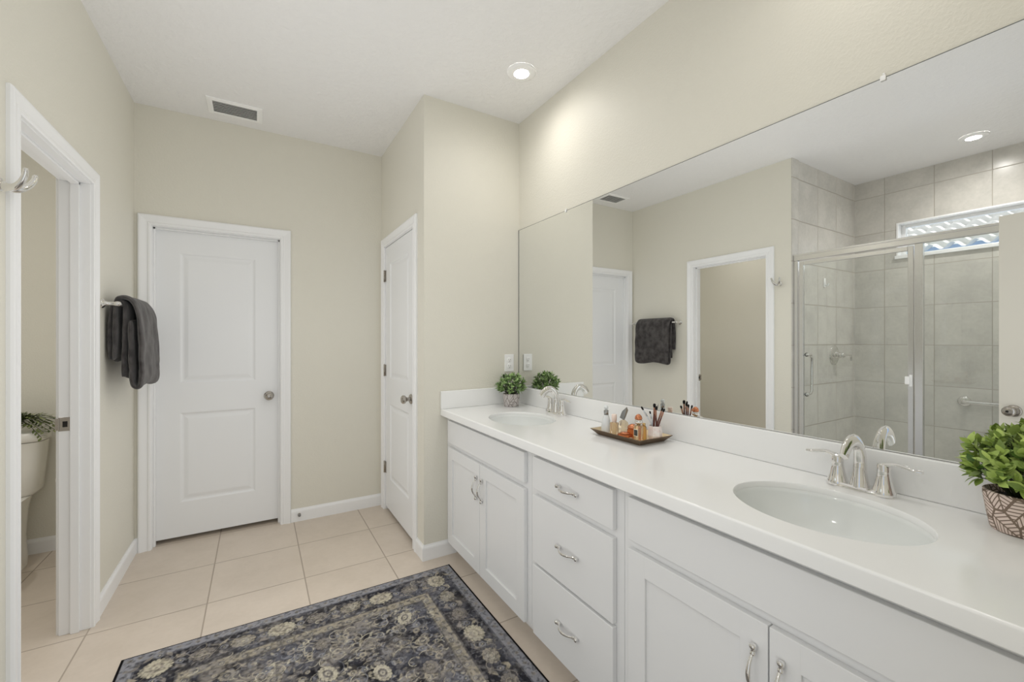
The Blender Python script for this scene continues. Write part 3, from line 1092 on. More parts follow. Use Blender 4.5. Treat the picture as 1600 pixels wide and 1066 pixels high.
# ------------------------------------------------------------------ plants
def leaves_mesh(R, H, seed, nst, ll, lw, lim):
    """stems radiating from the pot mouth, each carrying pointed leaves; returns (leaf mesh, stem mesh)"""
    rnd = random.Random(seed)
    V, F, T = [], [], []
    sm = MB()

    def leaf(p, d, up, L, Wd, tone):
        d = d.normalized()
        s = d.cross(up)
        s = s.normalized() if s.length > 1e-3 else d.orthogonal().normalized()
        u = s.cross(d).normalized()
        b0 = len(V)
        cur = rnd.uniform(-0.25, 0.10) * L
        prof = [(0.0, 0.05), (0.22, 0.72), (0.48, 1.0), (0.75, 0.66), (1.0, 0.0)]
        for (t, w) in prof:
            c = p + d * (L * t) + u * (cur * t * t)
            V.append(c - s * (Wd * w) + u * (0.22 * Wd * w))
            V.append(c)
            V.append(c + s * (Wd * w) + u * (0.22 * Wd * w))
        for k in range(4):
            a = b0 + 3 * k
            F.append((a, a + 1, a + 4, a + 3))
            F.append((a + 1, a + 2, a + 5, a + 4))
        T.extend([tone] * 15)
    for i in range(nst):
        z = 1 - (i + 0.5) / nst * 1.32
        ph = i * 2.39996 + rnd.uniform(-0.3, 0.3)
        rr = math.sqrt(max(0, 1 - z * z))
        d = Vector((rr * math.cos(ph), rr * math.sin(ph), z))
        end = Vector((d.x * R, d.y * R, H * 0.42 + d.z * H * 0.56)) * rnd.uniform(0.80, 1.06)
        st = Vector((d.x * 0.02, d.y * 0.02, 0))
        mid = (st + end) * 0.5 + Vector((0, 0, 0.010))
        P = catmull([st, mid, end], 3)
        sm.tube(P, 0.0011, 4, caps=False)
        tang = (end - mid).normalized()
        for k in range(rnd.randint(6, 8)):
            t = 1 - 0.13 * (k // 2)
            base = end * t + mid * (1 - t)
            side = tang.orthogonal().normalized()
            side.rotate(Matrix.Rotation(k * 2.1 + rnd.uniform(0, 1.0) + i, 3, tang))
            dd = tang * rnd.uniform(0.3, 0.9) + side * rnd.uniform(0.5, 1.0) + Vector((0, 0, rnd.uniform(-0.15, 0.3)))
            up = (d + Vector((0, 0, 0.8)) + Vector((rnd.uniform(-.4, .4), rnd.uniform(-.4, .4), rnd.uniform(-.3, .3)))).normalized()
            leaf(base, dd, up, ll * rnd.uniform(0.7, 1.15), lw * rnd.uniform(0.75, 1.1), min(1, max(0, rnd.gauss(0.5, 0.28))))
        leaf(end, tang, Vector((0, 0, 1)) + d * 0.3, ll * rnd.uniform(0.7, 1.0), lw * 0.9, min(1, max(0, rnd.gauss(0.7, 0.2))))
    # the side towards the wall grows no further than the backsplash lets it
    for v in V:
        if v.x > 0:
            v.x *= lim[0]
        if v.y > 0:
            v.y *= lim[1]
    for v in sm.bm.verts:
        if v.co.x > 0:
            v.co.x *= lim[0]
        if v.co.y > 0:
            v.co.y *= lim[1]
    me = bpy.data.meshes.new('leaves')
    me.from_pydata([tuple(v) for v in V], [], F)
    at = me.attributes.new('leaf_tone', 'FLOAT', 'POINT')
    at.data.foreach_set('value', T)
    for p in me.polygons:
        p.use_smooth = True
    return me, sm


def potted(label, loc, mp, ml, r0, r1, h, R, H, seed, nst, ll, lw, lim):
    root = thing('potted_plant', label, 'plant', loc, 'potted green plants on the vanity')
    L = Vector(loc)
    m = MB()
    m.lathe([(0, 0.0), (r0 * 0.92, 0.0), (r0, 0.004), (r0 + (r1 - r0) * 0.5, h * 0.4), (r1, h * 0.86), (r1, h - 0.002), (r1 - 0.002, h), (r1 - 0.005, h), (r1 - 0.007, h - 0.008), (r1 - 0.010, h - 0.018)], L, 48, cap=False)
    p = m.build('pot', mp, root)
    m = MB()
    m.lathe([(r1 - 0.0085, h - 0.016), (r1 * 0.5, h - 0.010), (0, h - 0.008)], L, 32, cap=False)
    m.build('soil', M_SOIL, p)
    me, sm = leaves_mesh(R, H, seed, nst, ll, lw, lim)
    me.materials.append(ml)
    o = bpy.data.objects.new('foliage', me)
    C.objects.link(o)
    o.parent = root
    o.location = (0, 0, h - 0.012)
    s = sm
    s.bm.transform(Matrix.Translation(L + Vector((0, 0, h - 0.012))))
    s.build('stem', M_STEM, root)
    return root


potted('bright green leafy plant in a pinkish pot beside the near sink', (1.452, 0.215, CT), M_POT_PINK, M_LEAF, 0.053, 0.064, 0.088, 0.091, 0.146, 5, 74, 0.031, 0.0088, (0.54, 1.0))
potted('small green bushy plant in a greyish pot in the far corner of the countertop', (1.400, 2.335, CT), M_POT_GREY, M_LEAF2, 0.047, 0.054, 0.082, 0.086, 0.135, 11, 66, 0.030, 0.0072, (0.95, 0.88))


# ------------------------------------------------------------------ tray and toiletries
TZ0 = CT


def tray():
    root = thing('vanity_tray', 'rectangular bronze tray with flared rim holding perfumes between the sinks', 'tray', (1.393, 1.315, CT))
    x0, x1, y0, y1 = 1.318, 1.466, 1.195, 1.435
    fl, h = 0.026, 0.026
    o = [[(x0, y0, CT), (x1, y0, CT), (x1, y1, CT), (x0, y1, CT)],
         [(x0 - fl, y0 - fl, CT + h), (x1 + fl, y0 - fl, CT + h), (x1 + fl, y1 + fl, CT + h), (x0 - fl, y1 + fl, CT + h)],
         [(x0 - fl + .004, y0 - fl + .004, CT + h + .0005), (x1 + fl - .004, y0 - fl + .004, CT + h + .0005), (x1 + fl - .004, y1 + fl - .004, CT + h + .0005), (x0 - fl + .004, y1 + fl - .004, CT + h + .0005)]]
    m = MB()
    V = o[0] + o[1] + o[2]
    F = [(3, 2, 1, 0)]
    for a in (0, 4):
        for k in range(4):
            F.append((a + k, a + (k + 1) % 4, a + 4 + (k + 1) % 4, a + 4 + k))
    m.poly(V, F)
    m.build('outer_shell', M_BRONZE, root)
    m = MB()
    i = [o[2], [(x0 + .002, y0 + .002, CT + .005), (x1 - .002, y0 + .002, CT + .005), (x1 - .002, y1 - .002, CT + .005), (x0 + .002, y1 - .002, CT + .005)]]
    m.poly(i[0] + i[1], [(k, (k + 1) % 4, 4 + (k + 1) % 4, 4 + k) for k in range(4)] + [(4, 5, 6, 7)])
    o2 = m.build('lining', M_GOLD, root)
    o2['label'] = 'pale gold inside of the tray'


tray()
TZI = CT + 0.0055

# frosted bottle with silver collar and clear cap
t = thing('lotion_bottle', 'tall frosted bottle with a silver collar at the far end of the tray', 'bottle', (1.345, 1.412, TZI))
p = (1.345, 1.412, TZI)
m = MB()
m.lathe([(0, 0), (0.0215, 0.0), (0.0225, 0.004), (0.0215, 0.03), (0.0175, 0.062), (0.0125, 0.078), (0.010, 0.084), (0, 0.084)], p, 28)
m.build('body', M_FROST, t)
m = MB()
m.lathe([(0, 0.084), (0.0105, 0.084), (0.0105, 0.103), (0.0095, 0.104), (0, 0.104)], p, 24)
m.build('collar', M_SILVER, t)
m = MB()
m.lathe([(0, 0.104), (0.006, 0.104), (0.006, 0.110), (0.0095, 0.112), (0.009, 0.122), (0.005, 0.126), (0, 0.126)], p, 20)
m.build('cap', M_FROST, t)

# small peach bottle
t = thing('perfume_bottle', 'small peach bottle with a pale pink cap next to the frosted bottle', 'perfume', (1.348, 1.365, TZI), 'perfume bottles on the tray')
p = (1.348, 1.365, TZI)
m = MB()
m.box(p[0] - .014, p[0] + .014, p[1] - .015, p[1] + .015, TZI, TZI + 0.058, 0.005, 3, smooth=True)
m.build('body', M_PEACH, t)
m = MB()
m.lathe([(0, 0.058), (0.010, 0.058), (0.0095, 0.064), (0.0115, 0.066), (0.0115, 0.090), (0.010, 0.093), (0, 0.093)], p, 20)
m.build('cap', mat('pale_pink_cap', (0.80, 0.66, 0.58), 0.3), t)

# faceted crystal bottle with angular grey stopper
t = thing('perfume_bottle', 'clear faceted bottle with a pointed grey metal stopper behind the copper jars', 'perfume', (1.425, 1.385, TZI), 'perfume bottles on the tray')
p = Vector((1.425, 1.385, TZI))
m = MB()
m.lathe([(0, 0), (0.018, 0), (0.026, 0.025), (0.020, 0.048), (0.007, 0.058), (0, 0.058)], p, 6, smooth=False)
m.build('body', M_CLEAR, t)
m = MB()
q = p + Vector((0, 0, 0.056))
V = [(0, -0.004, 0), (-0.008, 0.016, 0.010), (-0.004, 0.004, 0.040), (0.002, -0.018, 0.062), (0.012, -0.018, 0.046), (0.012, 0.0, 0.006)]
m.poly([tuple(q + Vector(v)) for v in V], [(0, 1, 2), (0, 2, 3), (0, 3, 4), (0, 4, 5), (0, 5, 1), (1, 5, 2), (2, 5, 4), (2, 4, 3)])
m.build('stopper', M_SILVER, t)

# copper jars
t = thing('cream_jar', 'low round copper coloured jar lying at the front of the tray', 'jar', (1.345, 1.298, TZI), 'copper jars on the tray')
m = MB()
m.lathe([(0, 0), (0.024, 0.0), (0.030, 0.006), (0.032, 0.014), (0.029, 0.020), (0, 0.021)], (1.345, 1.298, TZI), 28)
m.build('body', M_COPPERGLASS, t)
m = MB()
m.lathe([(0, 0.021), (0.022, 0.021), (0.019, 0.026), (0, 0.0275)], (1.345, 1.298, TZI), 28)
m.build('lid', M_COPPER, t)
t = thing('cream_jar', 'taller amber glass jar with a domed copper lid in the middle of the tray', 'jar', (1.385, 1.292, TZI), 'copper jars on the tray')
m = MB()
m.lathe([(0, 0), (0.021, 0), (0.0235, 0.004), (0.0235, 0.034), (0.020, 0.040), (0, 0.040)], (1.385, 1.292, TZI), 28)
m.build('body', M_COPPERGLASS, t)
m = MB()
m.lathe([(0, 0.040), (0.0225, 0.040), (0.0225, 0.045), (0.017, 0.053), (0.008, 0.058), (0, 0.059)], (1.385, 1.292, TZI), 28)
m.build('lid', M_COPPER, t)

# square perfume with label, domed copper cap
p = (1.348, 1.226, TZI)
t = thing('perfume_bottle', 'square perfume bottle with a dark label and domed copper cap', 'perfume', p, 'perfume bottles on the tray')
m = MB()
m.box(p[0] - .015, p[0] + .015, p[1] - .015, p[1] + .015, TZI, TZI + 0.068, 0.004, 3, smooth=True)
m.build('body', bottle_glass('champagne_glass', (0.95, 0.82, 0.62), 0.03), t)
m = MB()
m.lathe([(0, 0.068), (0.008, 0.068), (0.008, 0.074), (0.013, 0.075), (0.0165, 0.082), (0.015, 0.090), (0.009, 0.095), (0, 0.095)], p, 24)
c = m.build('neck', M_CHROME, t)
m = MB()
m.lathe([(0.0150, 0.094), (0.0150, 0.098), (0.0120, 0.107), (0.006, 0.113), (0, 0.1145)], p, 24)
m.build('cap', M_COPPER, t)
m = MB()
m.box(p[0] - .0162, p[0] - .0152, p[1] - .011, p[1] + .011, TZI + 0.024, TZI + 0.054)
lb = m.build('label_panel', M_LABELB, t)
m = MB()
m.box(p[0] - .0168, p[0] - .0161, p[1] - .009, p[1] + .009, TZI + 0.027, TZI + 0.051)
m.build('label_field', M_LABEL, lb)

# slim amber vial
p = (1.378, 1.224, TZI)
t = thing('perfume_vial', 'slim amber vial standing right behind the square perfume bottle', 'perfume', p)
m = MB()
m.lathe([(0, 0), (0.0095, 0), (0.010, 0.002), (0.010, 0.058), (0.007, 0.062), (0, 0.062)], p, 20)
m.build('body', M_AMBER, t)
m = MB()
m.lathe([(0, 0.062), (0.0065, 0.062), (0.0065, 0.074), (0, 0.075)], p, 16)
m.build('cap', mat('brass_cap', (0.70, 0.50, 0.24), 0.3, 0.9), t)

# small faceted glass stopper lying in front
p = (1.331, 1.252, TZI)
t = tag(MB().lathe([(0, 0), (0.007, 0.0), (0.010, 0.006), (0.006, 0.014), (0, 0.015)], p, 8, smooth=False).build('glass_bead', M_PEACH), 'tiny faceted glass bead at the front rim of the tray', 'bead')

# brush cup and brushes
bp = Vector((1.432, 1.214, TZI))
t = thing('brush_cup', 'faceted pinkish marble cup holding make-up brushes', 'cup', bp)
m = MB()
m.lathe([(0, 0), (0.024, 0.0), (0.031, 0.020), (0.027, 0.060), (0.0235, 0.060), (0.024, 0.035), (0.0, 0.030)], bp, 7, smooth=False)
m.build('body', M_MARBLE, t)
BR = [(-0.048, 0.030, 0.140, 'w', 0.0042, 'slim pearl-handled make-up brush leaning far over to the left of the cup'),
      (-0.012, 0.016, 0.120, 'w', 0.0036, 'shortest make-up brush with a pearl handle and black tip'),
      (0.006, 0.006, 0.152, 'b', 0.0062, 'tallest brown make-up brush with the thickest black tip'),
      (0.004, -0.006, 0.142, 'b', 0.0055, 'brown make-up brush standing right of the tallest one'),
      (0.018, -0.026, 0.138, 'b', 0.0044, 'brown make-up brush with a narrow black tip on the right of the cup'),
      (0.012, -0.040, 0.136, 'b', 0.0040, 'outermost brown make-up brush leaning over the right rim of the cup'),
      (0.020, 0.012, 0.128, 'b', 0.0045, 'brown make-up brush nearest to the mirror in the cup')]
for k, (dx, dy, h, kind, rr, lab) in enumerate(BR):
    a = k * 2 * PI / 7
    b0 = bp + Vector((0.008 * math.cos(a), 0.008 * math.sin(a), 0.034))
    top = bp + Vector((dx, dy, h))
    d = (top - b0)
    L = d.length
    d.normalize()
    t = thing('makeup_brush', lab, 'brush', b0, 'make-up brushes in the marble cup')
    m = MB()
    m.tube([b0 + d * L * f for f in (0, 0.3, 0.62)], [0.0022, 0.0034, 0.0030], 8)
    m.build('handle', M_WHITEH if kind == 'w' else M_WOODH, t)
    m = MB()
    m.tube([b0 + d * L * f for f in (0.615, 0.75, 0.86)], [0.0031, 0.0036, 0.0034], 8)
    m.build('ferrule', M_WHITEH if kind == 'w' else M_FERR, t)
    m = MB()
    m.tube([b0 + d * L * f for f in (0.855, 0.89, 0.94, 0.985, 1.0)], [rr * 0.6, rr * 0.85, rr, rr * 0.75, rr * 0.2], 10)
    m.build('bristles', M_BRIST, t)

# ------------------------------------------------------------------ outlet
t = thing('wall_outlet', 'white duplex outlet on the end wall above the far plant', 'outlet', (1.459, YE, 1.178))
m = MB()
m.box(1.459 - .036, 1.459 + .036, YE - 0.006, YE - 0.0002, 1.178 - .0585, 1.178 + .0585, 0.0035, 3)
m.build('cover_plate', M_PLASTIC, t)
for z in (1.178 + 0.021, 1.178 - 0.021):
    m = MB()
    m.lathe([(0.0165, 0), (0.0165, 0.0015), (0.0155, 0.002), (0, 0.002)], (1.459, YE - 0.006, z), 24, (0, -1, 0))
    r = m.build('receptacle', M_PLASTIC, t)
    m = MB()
    m.box(1.459 - .0075, 1.459 - .0050, YE - 0.0086, YE - 0.0078, z - .001, z + .008)
    m.box(1.459 + .0050, 1.459 + .0075, YE - 0.0086, YE - 0.0078, z - .001, z + .006)
    m.lathe([(0.0026, 0), (0.0026, 0.0005), (0, 0.0006)], (1.459, YE - 0.008, z - 0.008), 12, (0, -1, 0))
    m.build('slots', M_RUBBER, r)


# ------------------------------------------------------------------ towel bar and towel
def towel_bar():
    root = thing('towel_bar', 'chrome towel bar on the left wall beside the toilet room opening', 'towel bar', (XL, 3.12, 1.515))
    z, xb = 1.515, XL + 0.062
    for y in (2.835, 3.425):
        m = MB()
        m.lathe([(0, 0), (0.024, 0.0), (0.025, 0.004), (0.021, 0.009), (0.013, 0.014), (0.010, 0.024), (0.009, 0.046), (0.0115, 0.054), (0.013, 0.062), (0.0115, 0.070), (0.006, 0.075), (0, 0.076)], (XL, y, z), 24, (1, 0, 0))
        m.build('post', M_CHROME, root)
    m = MB()
    m.tube([(xb, 2.83, z), (xb, 3.43, z)], 0.008, 16)
    m.build('rod', M_CHROME, root)


towel_bar()


def towel():
    """folded terry towel hung over the rod: three thick draped layers"""
    m = MB()
    zr, xr = 1.515, XL + 0.062
    rnd = random.Random(3)

    def layer(path, thick, ya, yb, wav, seed, band=None):
        P = catmull([(p[0], 0, p[1]) for p in path], 9)
        n = len(P)
        # thick sheet outline: offset to both sides with rounded ends
        out = []
        for i, p in enumerate(P):
            tg = (P[min(i + 1, n - 1)] - P[max(i - 1, 0)]).normalized()
            nr = Vector((tg.z, 0, -tg.x))
            e = min(i, n - 1 - i)
            w = thick * (0.55 + 0.45 * min(1, e / 2.0))
            if e == 0:
                w = thick * 0.30
            out.append((p, nr, w))
        ring = [(p + nr * w) for p, nr, w in out] + [(p - nr * w) for p, nr, w in reversed(out)]
        ny = 46

        def f(i, j):
            v = ring[i]
            t = j / (ny - 1)
            y = ya + (yb - ya) * t
            drop = max(0.0, zr + 0.03 - v.z)
            ph = seed * 3.1
            dx = wav * min(1, drop / 0.12) * (math.sin(y * 27 + ph + drop * 2.5) * 0.6 + math.sin(y * 55 + ph * 2 - drop * 5) * 0.3)
            dz = 0.010 * math.sin(y * 17 + ph) * min(1, drop / 0.2)
            nn = mnoise.noise(Vector((v.x * 30 + seed, y * 18, v.z * 14))) * 0.0050
            rib = 0.0
            if band and band[0] < v.z < band[1]:
                rib = 0.0022 * math.sin((v.z - band[0]) / (band[1] - band[0]) * 2 * PI * 6.0)
            ed = min(t, 1 - t) * (ny - 1)
            pin = [0.25, 0.72, 0.92][int(ed)] if ed < 2.5 else 1.0
            k = i if i < n else 2 * n - 1 - i
            c = out[k][0]
            x = c.x + (v.x - c.x) * pin + dx + nn + rib * (1 if v.x > c.x else -1)
            z = c.z + (v.z - c.z) * pin + dz
            return (max(x, XL + 0.0025), y + 0.004 * mnoise.noise(Vector((seed, v.z * 9, t * 3))), z)
        m.grid(f, 2 * n, ny, closeu=True)
        for j in (0, ny - 1):
            pts = [f(i, j) for i in range(2 * n)]
            m.poly(pts, [(i, i + 1, 2 * n - 2 - i, 2 * n - 1 - i) for i in range(n - 1)], smooth=True)
    # inner layer: short fall against the wall, longer inner front fall
    layer([(xr - 0.044, 1.225), (xr - 0.044, 1.35), (xr - 0.040, 1.46), (xr - 0.030, 1.512), (xr - 0.004, 1.532), (xr + 0.014, 1.515), (xr + 0.014, 1.45), (xr + 0.010, 1.30), (xr + 0.006, 1.135)], 0.0105, 2.880, 3.30, 0.003, 1, (1.285, 1.345))
    # outer layer: over the top, billowing front fall folded back up
    layer([(xr - 0.026, 1.24), (xr - 0.024, 1.40), (xr - 0.020, 1.525), (xr + 0.002, 1.553), (xr + 0.032, 1.545), (xr + 0.056, 1.505), (xr + 0.070, 1.42), (xr + 0.078, 1.28), (xr + 0.080, 1.16), (xr + 0.074, 1.105), (xr + 0.058, 1.098), (xr + 0.044, 1.13), (xr + 0.038, 1.28), (xr + 0.034, 1.44)], 0.0115, 2.872, 3.315, 0.0045, 2, (1.17, 1.20))
    o = m.build('bath_towel', M_TOWEL)
    tag(o, 'charcoal terry towel folded over the towel bar', 'towel')
    s = o.modifiers.new('smooth', 'SUBSURF')
    s.levels = 1
    s.render_levels = 1


towel()

# ------------------------------------------------------------------ robe hook
t = thing('robe_hook', 'chrome double robe hook on the left wall next to the shower', 'hook', (XL, 1.868, 1.80))
m = MB()
m.lathe([(0, 0), (0.020, 0), (0.021, 0.003), (0.018, 0.007), (0.010, 0.010), (0, 0.011)], (XL, 1.868, 1.800), 24, (1, 0, 0), sx=1.0, sy=1.0)
m.build('backplate', M_CHROME, t)
for s in (-1, 1):
    m = MB()
    P = catmull([(XL + 0.006, 1.868, 1.798), (XL + 0.020, 1.868 + s * 0.004, 1.792), (XL + 0.038, 1.868 + s * 0.012, 1.794), (XL + 0.054, 1.868 + s * 0.022, 1.808), (XL + 0.064, 1.868 + s * 0.029, 1.828), (XL + 0.067, 1.868 + s * 0.032, 1.843)], 5)
    m.tube(P, lerpl([0.013, 0.0125, 0.0105, 0.0085, 0.0075, 0.0065], len(P)), 14)
    m.sphere(P[-1], 0.0074, 12)
    m.build('prong', M_CHROME, t)

# ------------------------------------------------------------------ ceiling vent
t = thing('ceiling_vent', 'white louvred supply vent in the ceiling near the back wall', 'vent', (-0.124, 3.258, ZC))
vx0, vx1, vy0, vy1 = -0.273, 0.028, 3.150, 3.366
m = MB()
fw, zt = 0.032, ZC - 0.0005
V = []
for (ins, z) in ((0, zt), (0.002, ZC - 0.006), (fw - 0.006, ZC - 0.011), (fw, ZC - 0.010), (fw, ZC - 0.001)):
    V.append([(vx0 + ins, vy0 + ins, z), (vx1 - ins, vy0 + ins, z), (vx1 - ins, vy1 - ins, z), (vx0 + ins, vy1 - ins, z)])
m.grid(lambda i, j: V[i][j], 5, 4, closev=True, smooth=False)
m.build('frame', M_PLASTIC, t)
m = MB()
m.box(vx0 + fw - 0.002, vx1 - fw + 0.002, vy0 + fw - 0.002, vy1 - fw + 0.002, ZC - 0.0022, ZC - 0.0004)
m.build('backing', M_VENTIN, t)
m = MB()
ns = 7
for k in range(ns):
    y = vy0 + fw + (vy1 - vy0 - 2 * fw) * (k + 0.5) / ns
    m.poly([(vx0 + fw, y + 0.008, ZC - 0.0030), (vx1 - fw, y + 0.008, ZC - 0.0030), (vx1 - fw, y - 0.005, ZC - 0.0125), (vx0 + fw, y - 0.005, ZC - 0.0125),
            (vx0 + fw, y + 0.0070, ZC - 0.0025), (vx1 - fw, y + 0.0070, ZC - 0.0025), (vx1 - fw, y - 0.0062, ZC - 0.0120), (vx0 + fw, y - 0.0062, ZC - 0.0120)],
           [(3, 2, 1, 0), (4, 5, 6, 7), (1, 5, 4, 0), (7, 6, 2, 3)])
m.build('louvres', M_PLASTIC, t)


# ------------------------------------------------------------------ ceiling lights
def downlight(loc, label, strength):
    root = thing('ceiling_light', label, 'light', loc, 'round recessed ceiling lights')
    L = Vector(loc)
    m = MB()
    m.lathe([(0.080, -0.0002), (0.079, -0.006), (0.072, -0.010), (0.052, -0.012), (0.044, -0.013), (0.041, -0.012)], L, 48, cap=False)
    m.build('trim_ring', M_PLASTIC, root)
    m = MB()
    m.lathe([(0.0415, -0.0120), (0.030, -0.0135), (0.016, -0.0142), (0, -0.0145)], L, 32, cap=False)
    m.build('lens', lens_mat(strength), root)
    return root


downlight((1.252, 1.978, ZC), 'lit round ceiling light over the far sink', L_FAR)
downlight((-1.408, 0.905, ZC), 'lit round ceiling light inside the shower', L_SHOWER)
downlight((1.252, 0.515, ZC), 'lit round ceiling light over the near sink', L_NEAR)
downlight((-1.290, 2.750, ZC), 'lit round ceiling light inside the toilet room', L_TOILET)
# daylight portal in the open entry doorway (guides sampling only, adds no light of its own)
pd = bpy.data.lights.new('doorway_portal', 'AREA')
pd.shape = 'RECTANGLE'
pd.size, pd.size_y = 0.76, 2.06
pd.cycles.is_portal = True
po = bpy.data.objects.new('doorway_portal', pd)
po.location = (-0.08, -0.11, 1.03)
po.rotation_euler = (-PI / 2, 0, PI)
C.objects.link(po)


# ------------------------------------------------------------------ door stop
t = thing('door_stop', 'small grey door stop on the back wall baseboard', 'door stop', (0.262, YB - 0.013, 0.050))
m = MB()
m.lathe([(0, 0), (0.011, 0), (0.011, 0.003), (0.005, 0.006), (0.005, 0.016)], (0.262, YB - 0.013, 0.050), 18, (0, -1, 0))
m.build('post', M_NICKEL, t)
m = MB()
m.lathe([(0.008, 0.014), (0.0095, 0.017), (0.0095, 0.024), (0.007, 0.028), (0, 0.028)], (0.262, YB - 0.013, 0.050), 18, (0, -1, 0))
m.build('bumper', M_RUBBER, t)


# ------------------------------------------------------------------ toilet room contents
def toilet():
    cx, yb = -1.285, YTB - 0.015
    root = thing('toilet', 'white two-piece toilet in the toilet room', 'toilet', (cx, 3.4, 0))

    def rr(hw, y0, y1, z, n=40, e=0.5):
        pts = []
        c = (y0 + y1) / 2
        hd = (y1 - y0) / 2
        for k in range(n):
            t = 2 * PI * k / n
            a, b = math.cos(t), math.sin(t)
            pts.append((cx + hw * math.copysign(abs(a) ** e, a), c + hd * math.copysign(abs(b) ** e, b), z))
        return pts

    def loft(m, secs):
        m.grid(lambda i, j: secs[j][i], len(secs[0]), len(secs), closeu=True)
        m.poly(secs[0], [tuple(range(len(secs[0])))])
        m.poly(secs[-1], [tuple(range(len(secs[-1])))])
    m = MB()
    loft(m, [rr(0.130, yb - 0.165, yb - 0.004, 0.405), rr(0.153, yb - 0.180, yb, 0.430), rr(0.163, yb - 0.190, yb, 0.55), rr(0.180, yb - 0.202, yb, 0.726)])
    m.build('tank', M_PORC, root, auto=60)
    m = MB()
    loft(m, [rr(0.181, yb - 0.206, yb, 0.730), rr(0.193, yb - 0.218, yb, 0.738), rr(0.194, yb - 0.219, yb, 0.770), rr(0.187, yb - 0.212, yb, 0.784), rr(0.17, yb - 0.195, yb - 0.015, 0.788)])
    m.build('tank_lid', M_PORC, root, auto=60)
    m = MB()
    loft(m, [rr(0.105, 3.12, 3.52, 0.0, e=0.8), rr(0.105, 3.12, 3.52, 0.03, e=0.8), rr(0.095, 3.14, 3.50, 0.12, e=0.8), rr(0.110, 3.12, 3.50, 0.22, e=0.85), rr(0.150, 3.07, 3.50, 0.30, e=0.9), rr(0.185, 3.04, 3.50, 0.37, e=0.95), rr(0.187, 3.035, 3.50, 0.394, e=0.95)])
    loft(m, [rr(0.116, 3.38, yb - 0.06, 0.0, e=0.6), rr(0.116, 3.38, yb - 0.06, 0.05, e=0.6), rr(0.108, 3.38, yb - 0.06, 0.18, e=0.6), rr(0.112, 3.38, yb - 0.03, 0.33, e=0.6), rr(0.125, 3.38, yb - 0.02, 0.404, e=0.6)])
    m.build('bowl', M_PORC, root, auto=60)
    m = MB()
    loft(m, [rr(0.186, 3.04, 3.48, 0.395, e=0.95), rr(0.190, 3.035, 3.48, 0.402, e=0.95), rr(0.190, 3.035, 3.48, 0.424, e=0.95), rr(0.178, 3.05, 3.47, 0.434, e=0.95)])
    m.build('seat_lid', M_PORC, root, auto=60)
    m = MB()
    m.tube([(cx - 0.13, yb - 0.19, 0.68), (cx - 0.13, yb - 0.23, 0.68), (cx - 0.06, yb - 0.235, 0.672)], 0.006, 10)
    m.build('flush_lever', M_CHROME, root)


toilet()


def tank_plant():
    loc = (-1.255, 3.665, 0.7885)
    root = thing('trailing_plant', 'trailing olive green plant on the toilet tank', 'plant', loc)
    L = Vector(loc)
    m = MB()
    m.lathe([(0, 0), (0.040, 0.0), (0.050, 0.055), (0.046, 0.055), (0.042, 0.045), (0, 0.044)], L, 28)
    m.build('pot', M_PLASTIC, root)
    rnd = random.Random(8)
    V, F, T = [], [], []
    sm = MB()
    for i in range(26):
        ph = -0.7 + rnd.uniform(-1.5, 1.6)
        reach = rnd.uniform(0.10, 0.30) if math.cos(ph) > 0.3 else rnd.uniform(0.08, 0.16)
        dr = Vector((math.cos(ph), math.sin(ph) * 0.5, 0))
        rise = rnd.uniform(0.005, 0.045)
        fall = rnd.uniform(0.0, 0.055) if reach > 0.21 else 0.0
        end = L + dr * reach + Vector((0, 0, max(0.012, 0.055 + rise - reach * 0.16) - fall))
        mid = L + dr * reach * 0.45 + Vector((0, 0, 0.058 + rise))
        P = catmull([L + Vector((0, 0, 0.045)), mid, end], 7)
        sm.tube(P, 0.0013, 5, caps=False)
        for k in range(3, len(P)):
            tg = (P[min(k + 1, len(P) - 1)] - P[k - 1]).normalized()
            for s in (-1, 1):
                sd = tg.cross(Vector((0, 0, 1))).normalized() * s
                d = (tg * 0.8 + sd * rnd.uniform(0.5, 1.0) + Vector((0, 0, rnd.uniform(-0.1, 0.5)))).normalized()
                ll, lw = rnd.uniform(0.028, 0.044), rnd.uniform(0.0055, 0.0085)
                w = d.cross(Vector((0, 0, 1))).normalized() * lw
                b = len(V)
                V.extend([P[k], P[k] + d * ll * 0.5 - w, P[k] + d * ll, P[k] + d * ll * 0.5 + w])
                F.append((b, b + 1, b + 2, b + 3))
                T.extend([min(1, max(0, rnd.gauss(0.4, 0.3)))] * 4)
    me = bpy.data.meshes.new('leaves')
    me.from_pydata([tuple(v - L) for v in V], [], F)
    me.attributes.new('leaf_tone', 'FLOAT', 'POINT').data.foreach_set('value', T)
    me.materials.append(M_LEAF3)
    o = bpy.data.objects.new('foliage', me)
    C.objects.link(o)
    o.parent = root
    sm.build('stem', M_STEM, root)


tank_plant()

t = thing('toilet_paper_holder', 'toilet paper roll on a holder just inside the toilet room', 'toilet paper', (XL - WT, 3.02, 0.63))
m = MB()
for y in (2.955, 3.085):
    m.lathe([(0, 0), (0.016, 0), (0.014, 0.008), (0.006, 0.012), (0.006, 0.055), (0, 0.056)], (XL - WT, y, 0.635), 16, (-1, 0, 0))
m.tube([(XL - WT - 0.048, 2.955, 0.635), (XL - WT - 0.048, 3.085, 0.635)], 0.005, 10)
m.build('holder', M_CHROME, t)
m = MB()
m.lathe([(0.018, 0), (0.045, 0.0), (0.045, 0.105), (0.018, 0.105), (0.018, 0)], (XL - WT - 0.048, 2.968, 0.635), 28, (0, 1, 0), cap=False)
m.build('roll', M_PAPER, t)


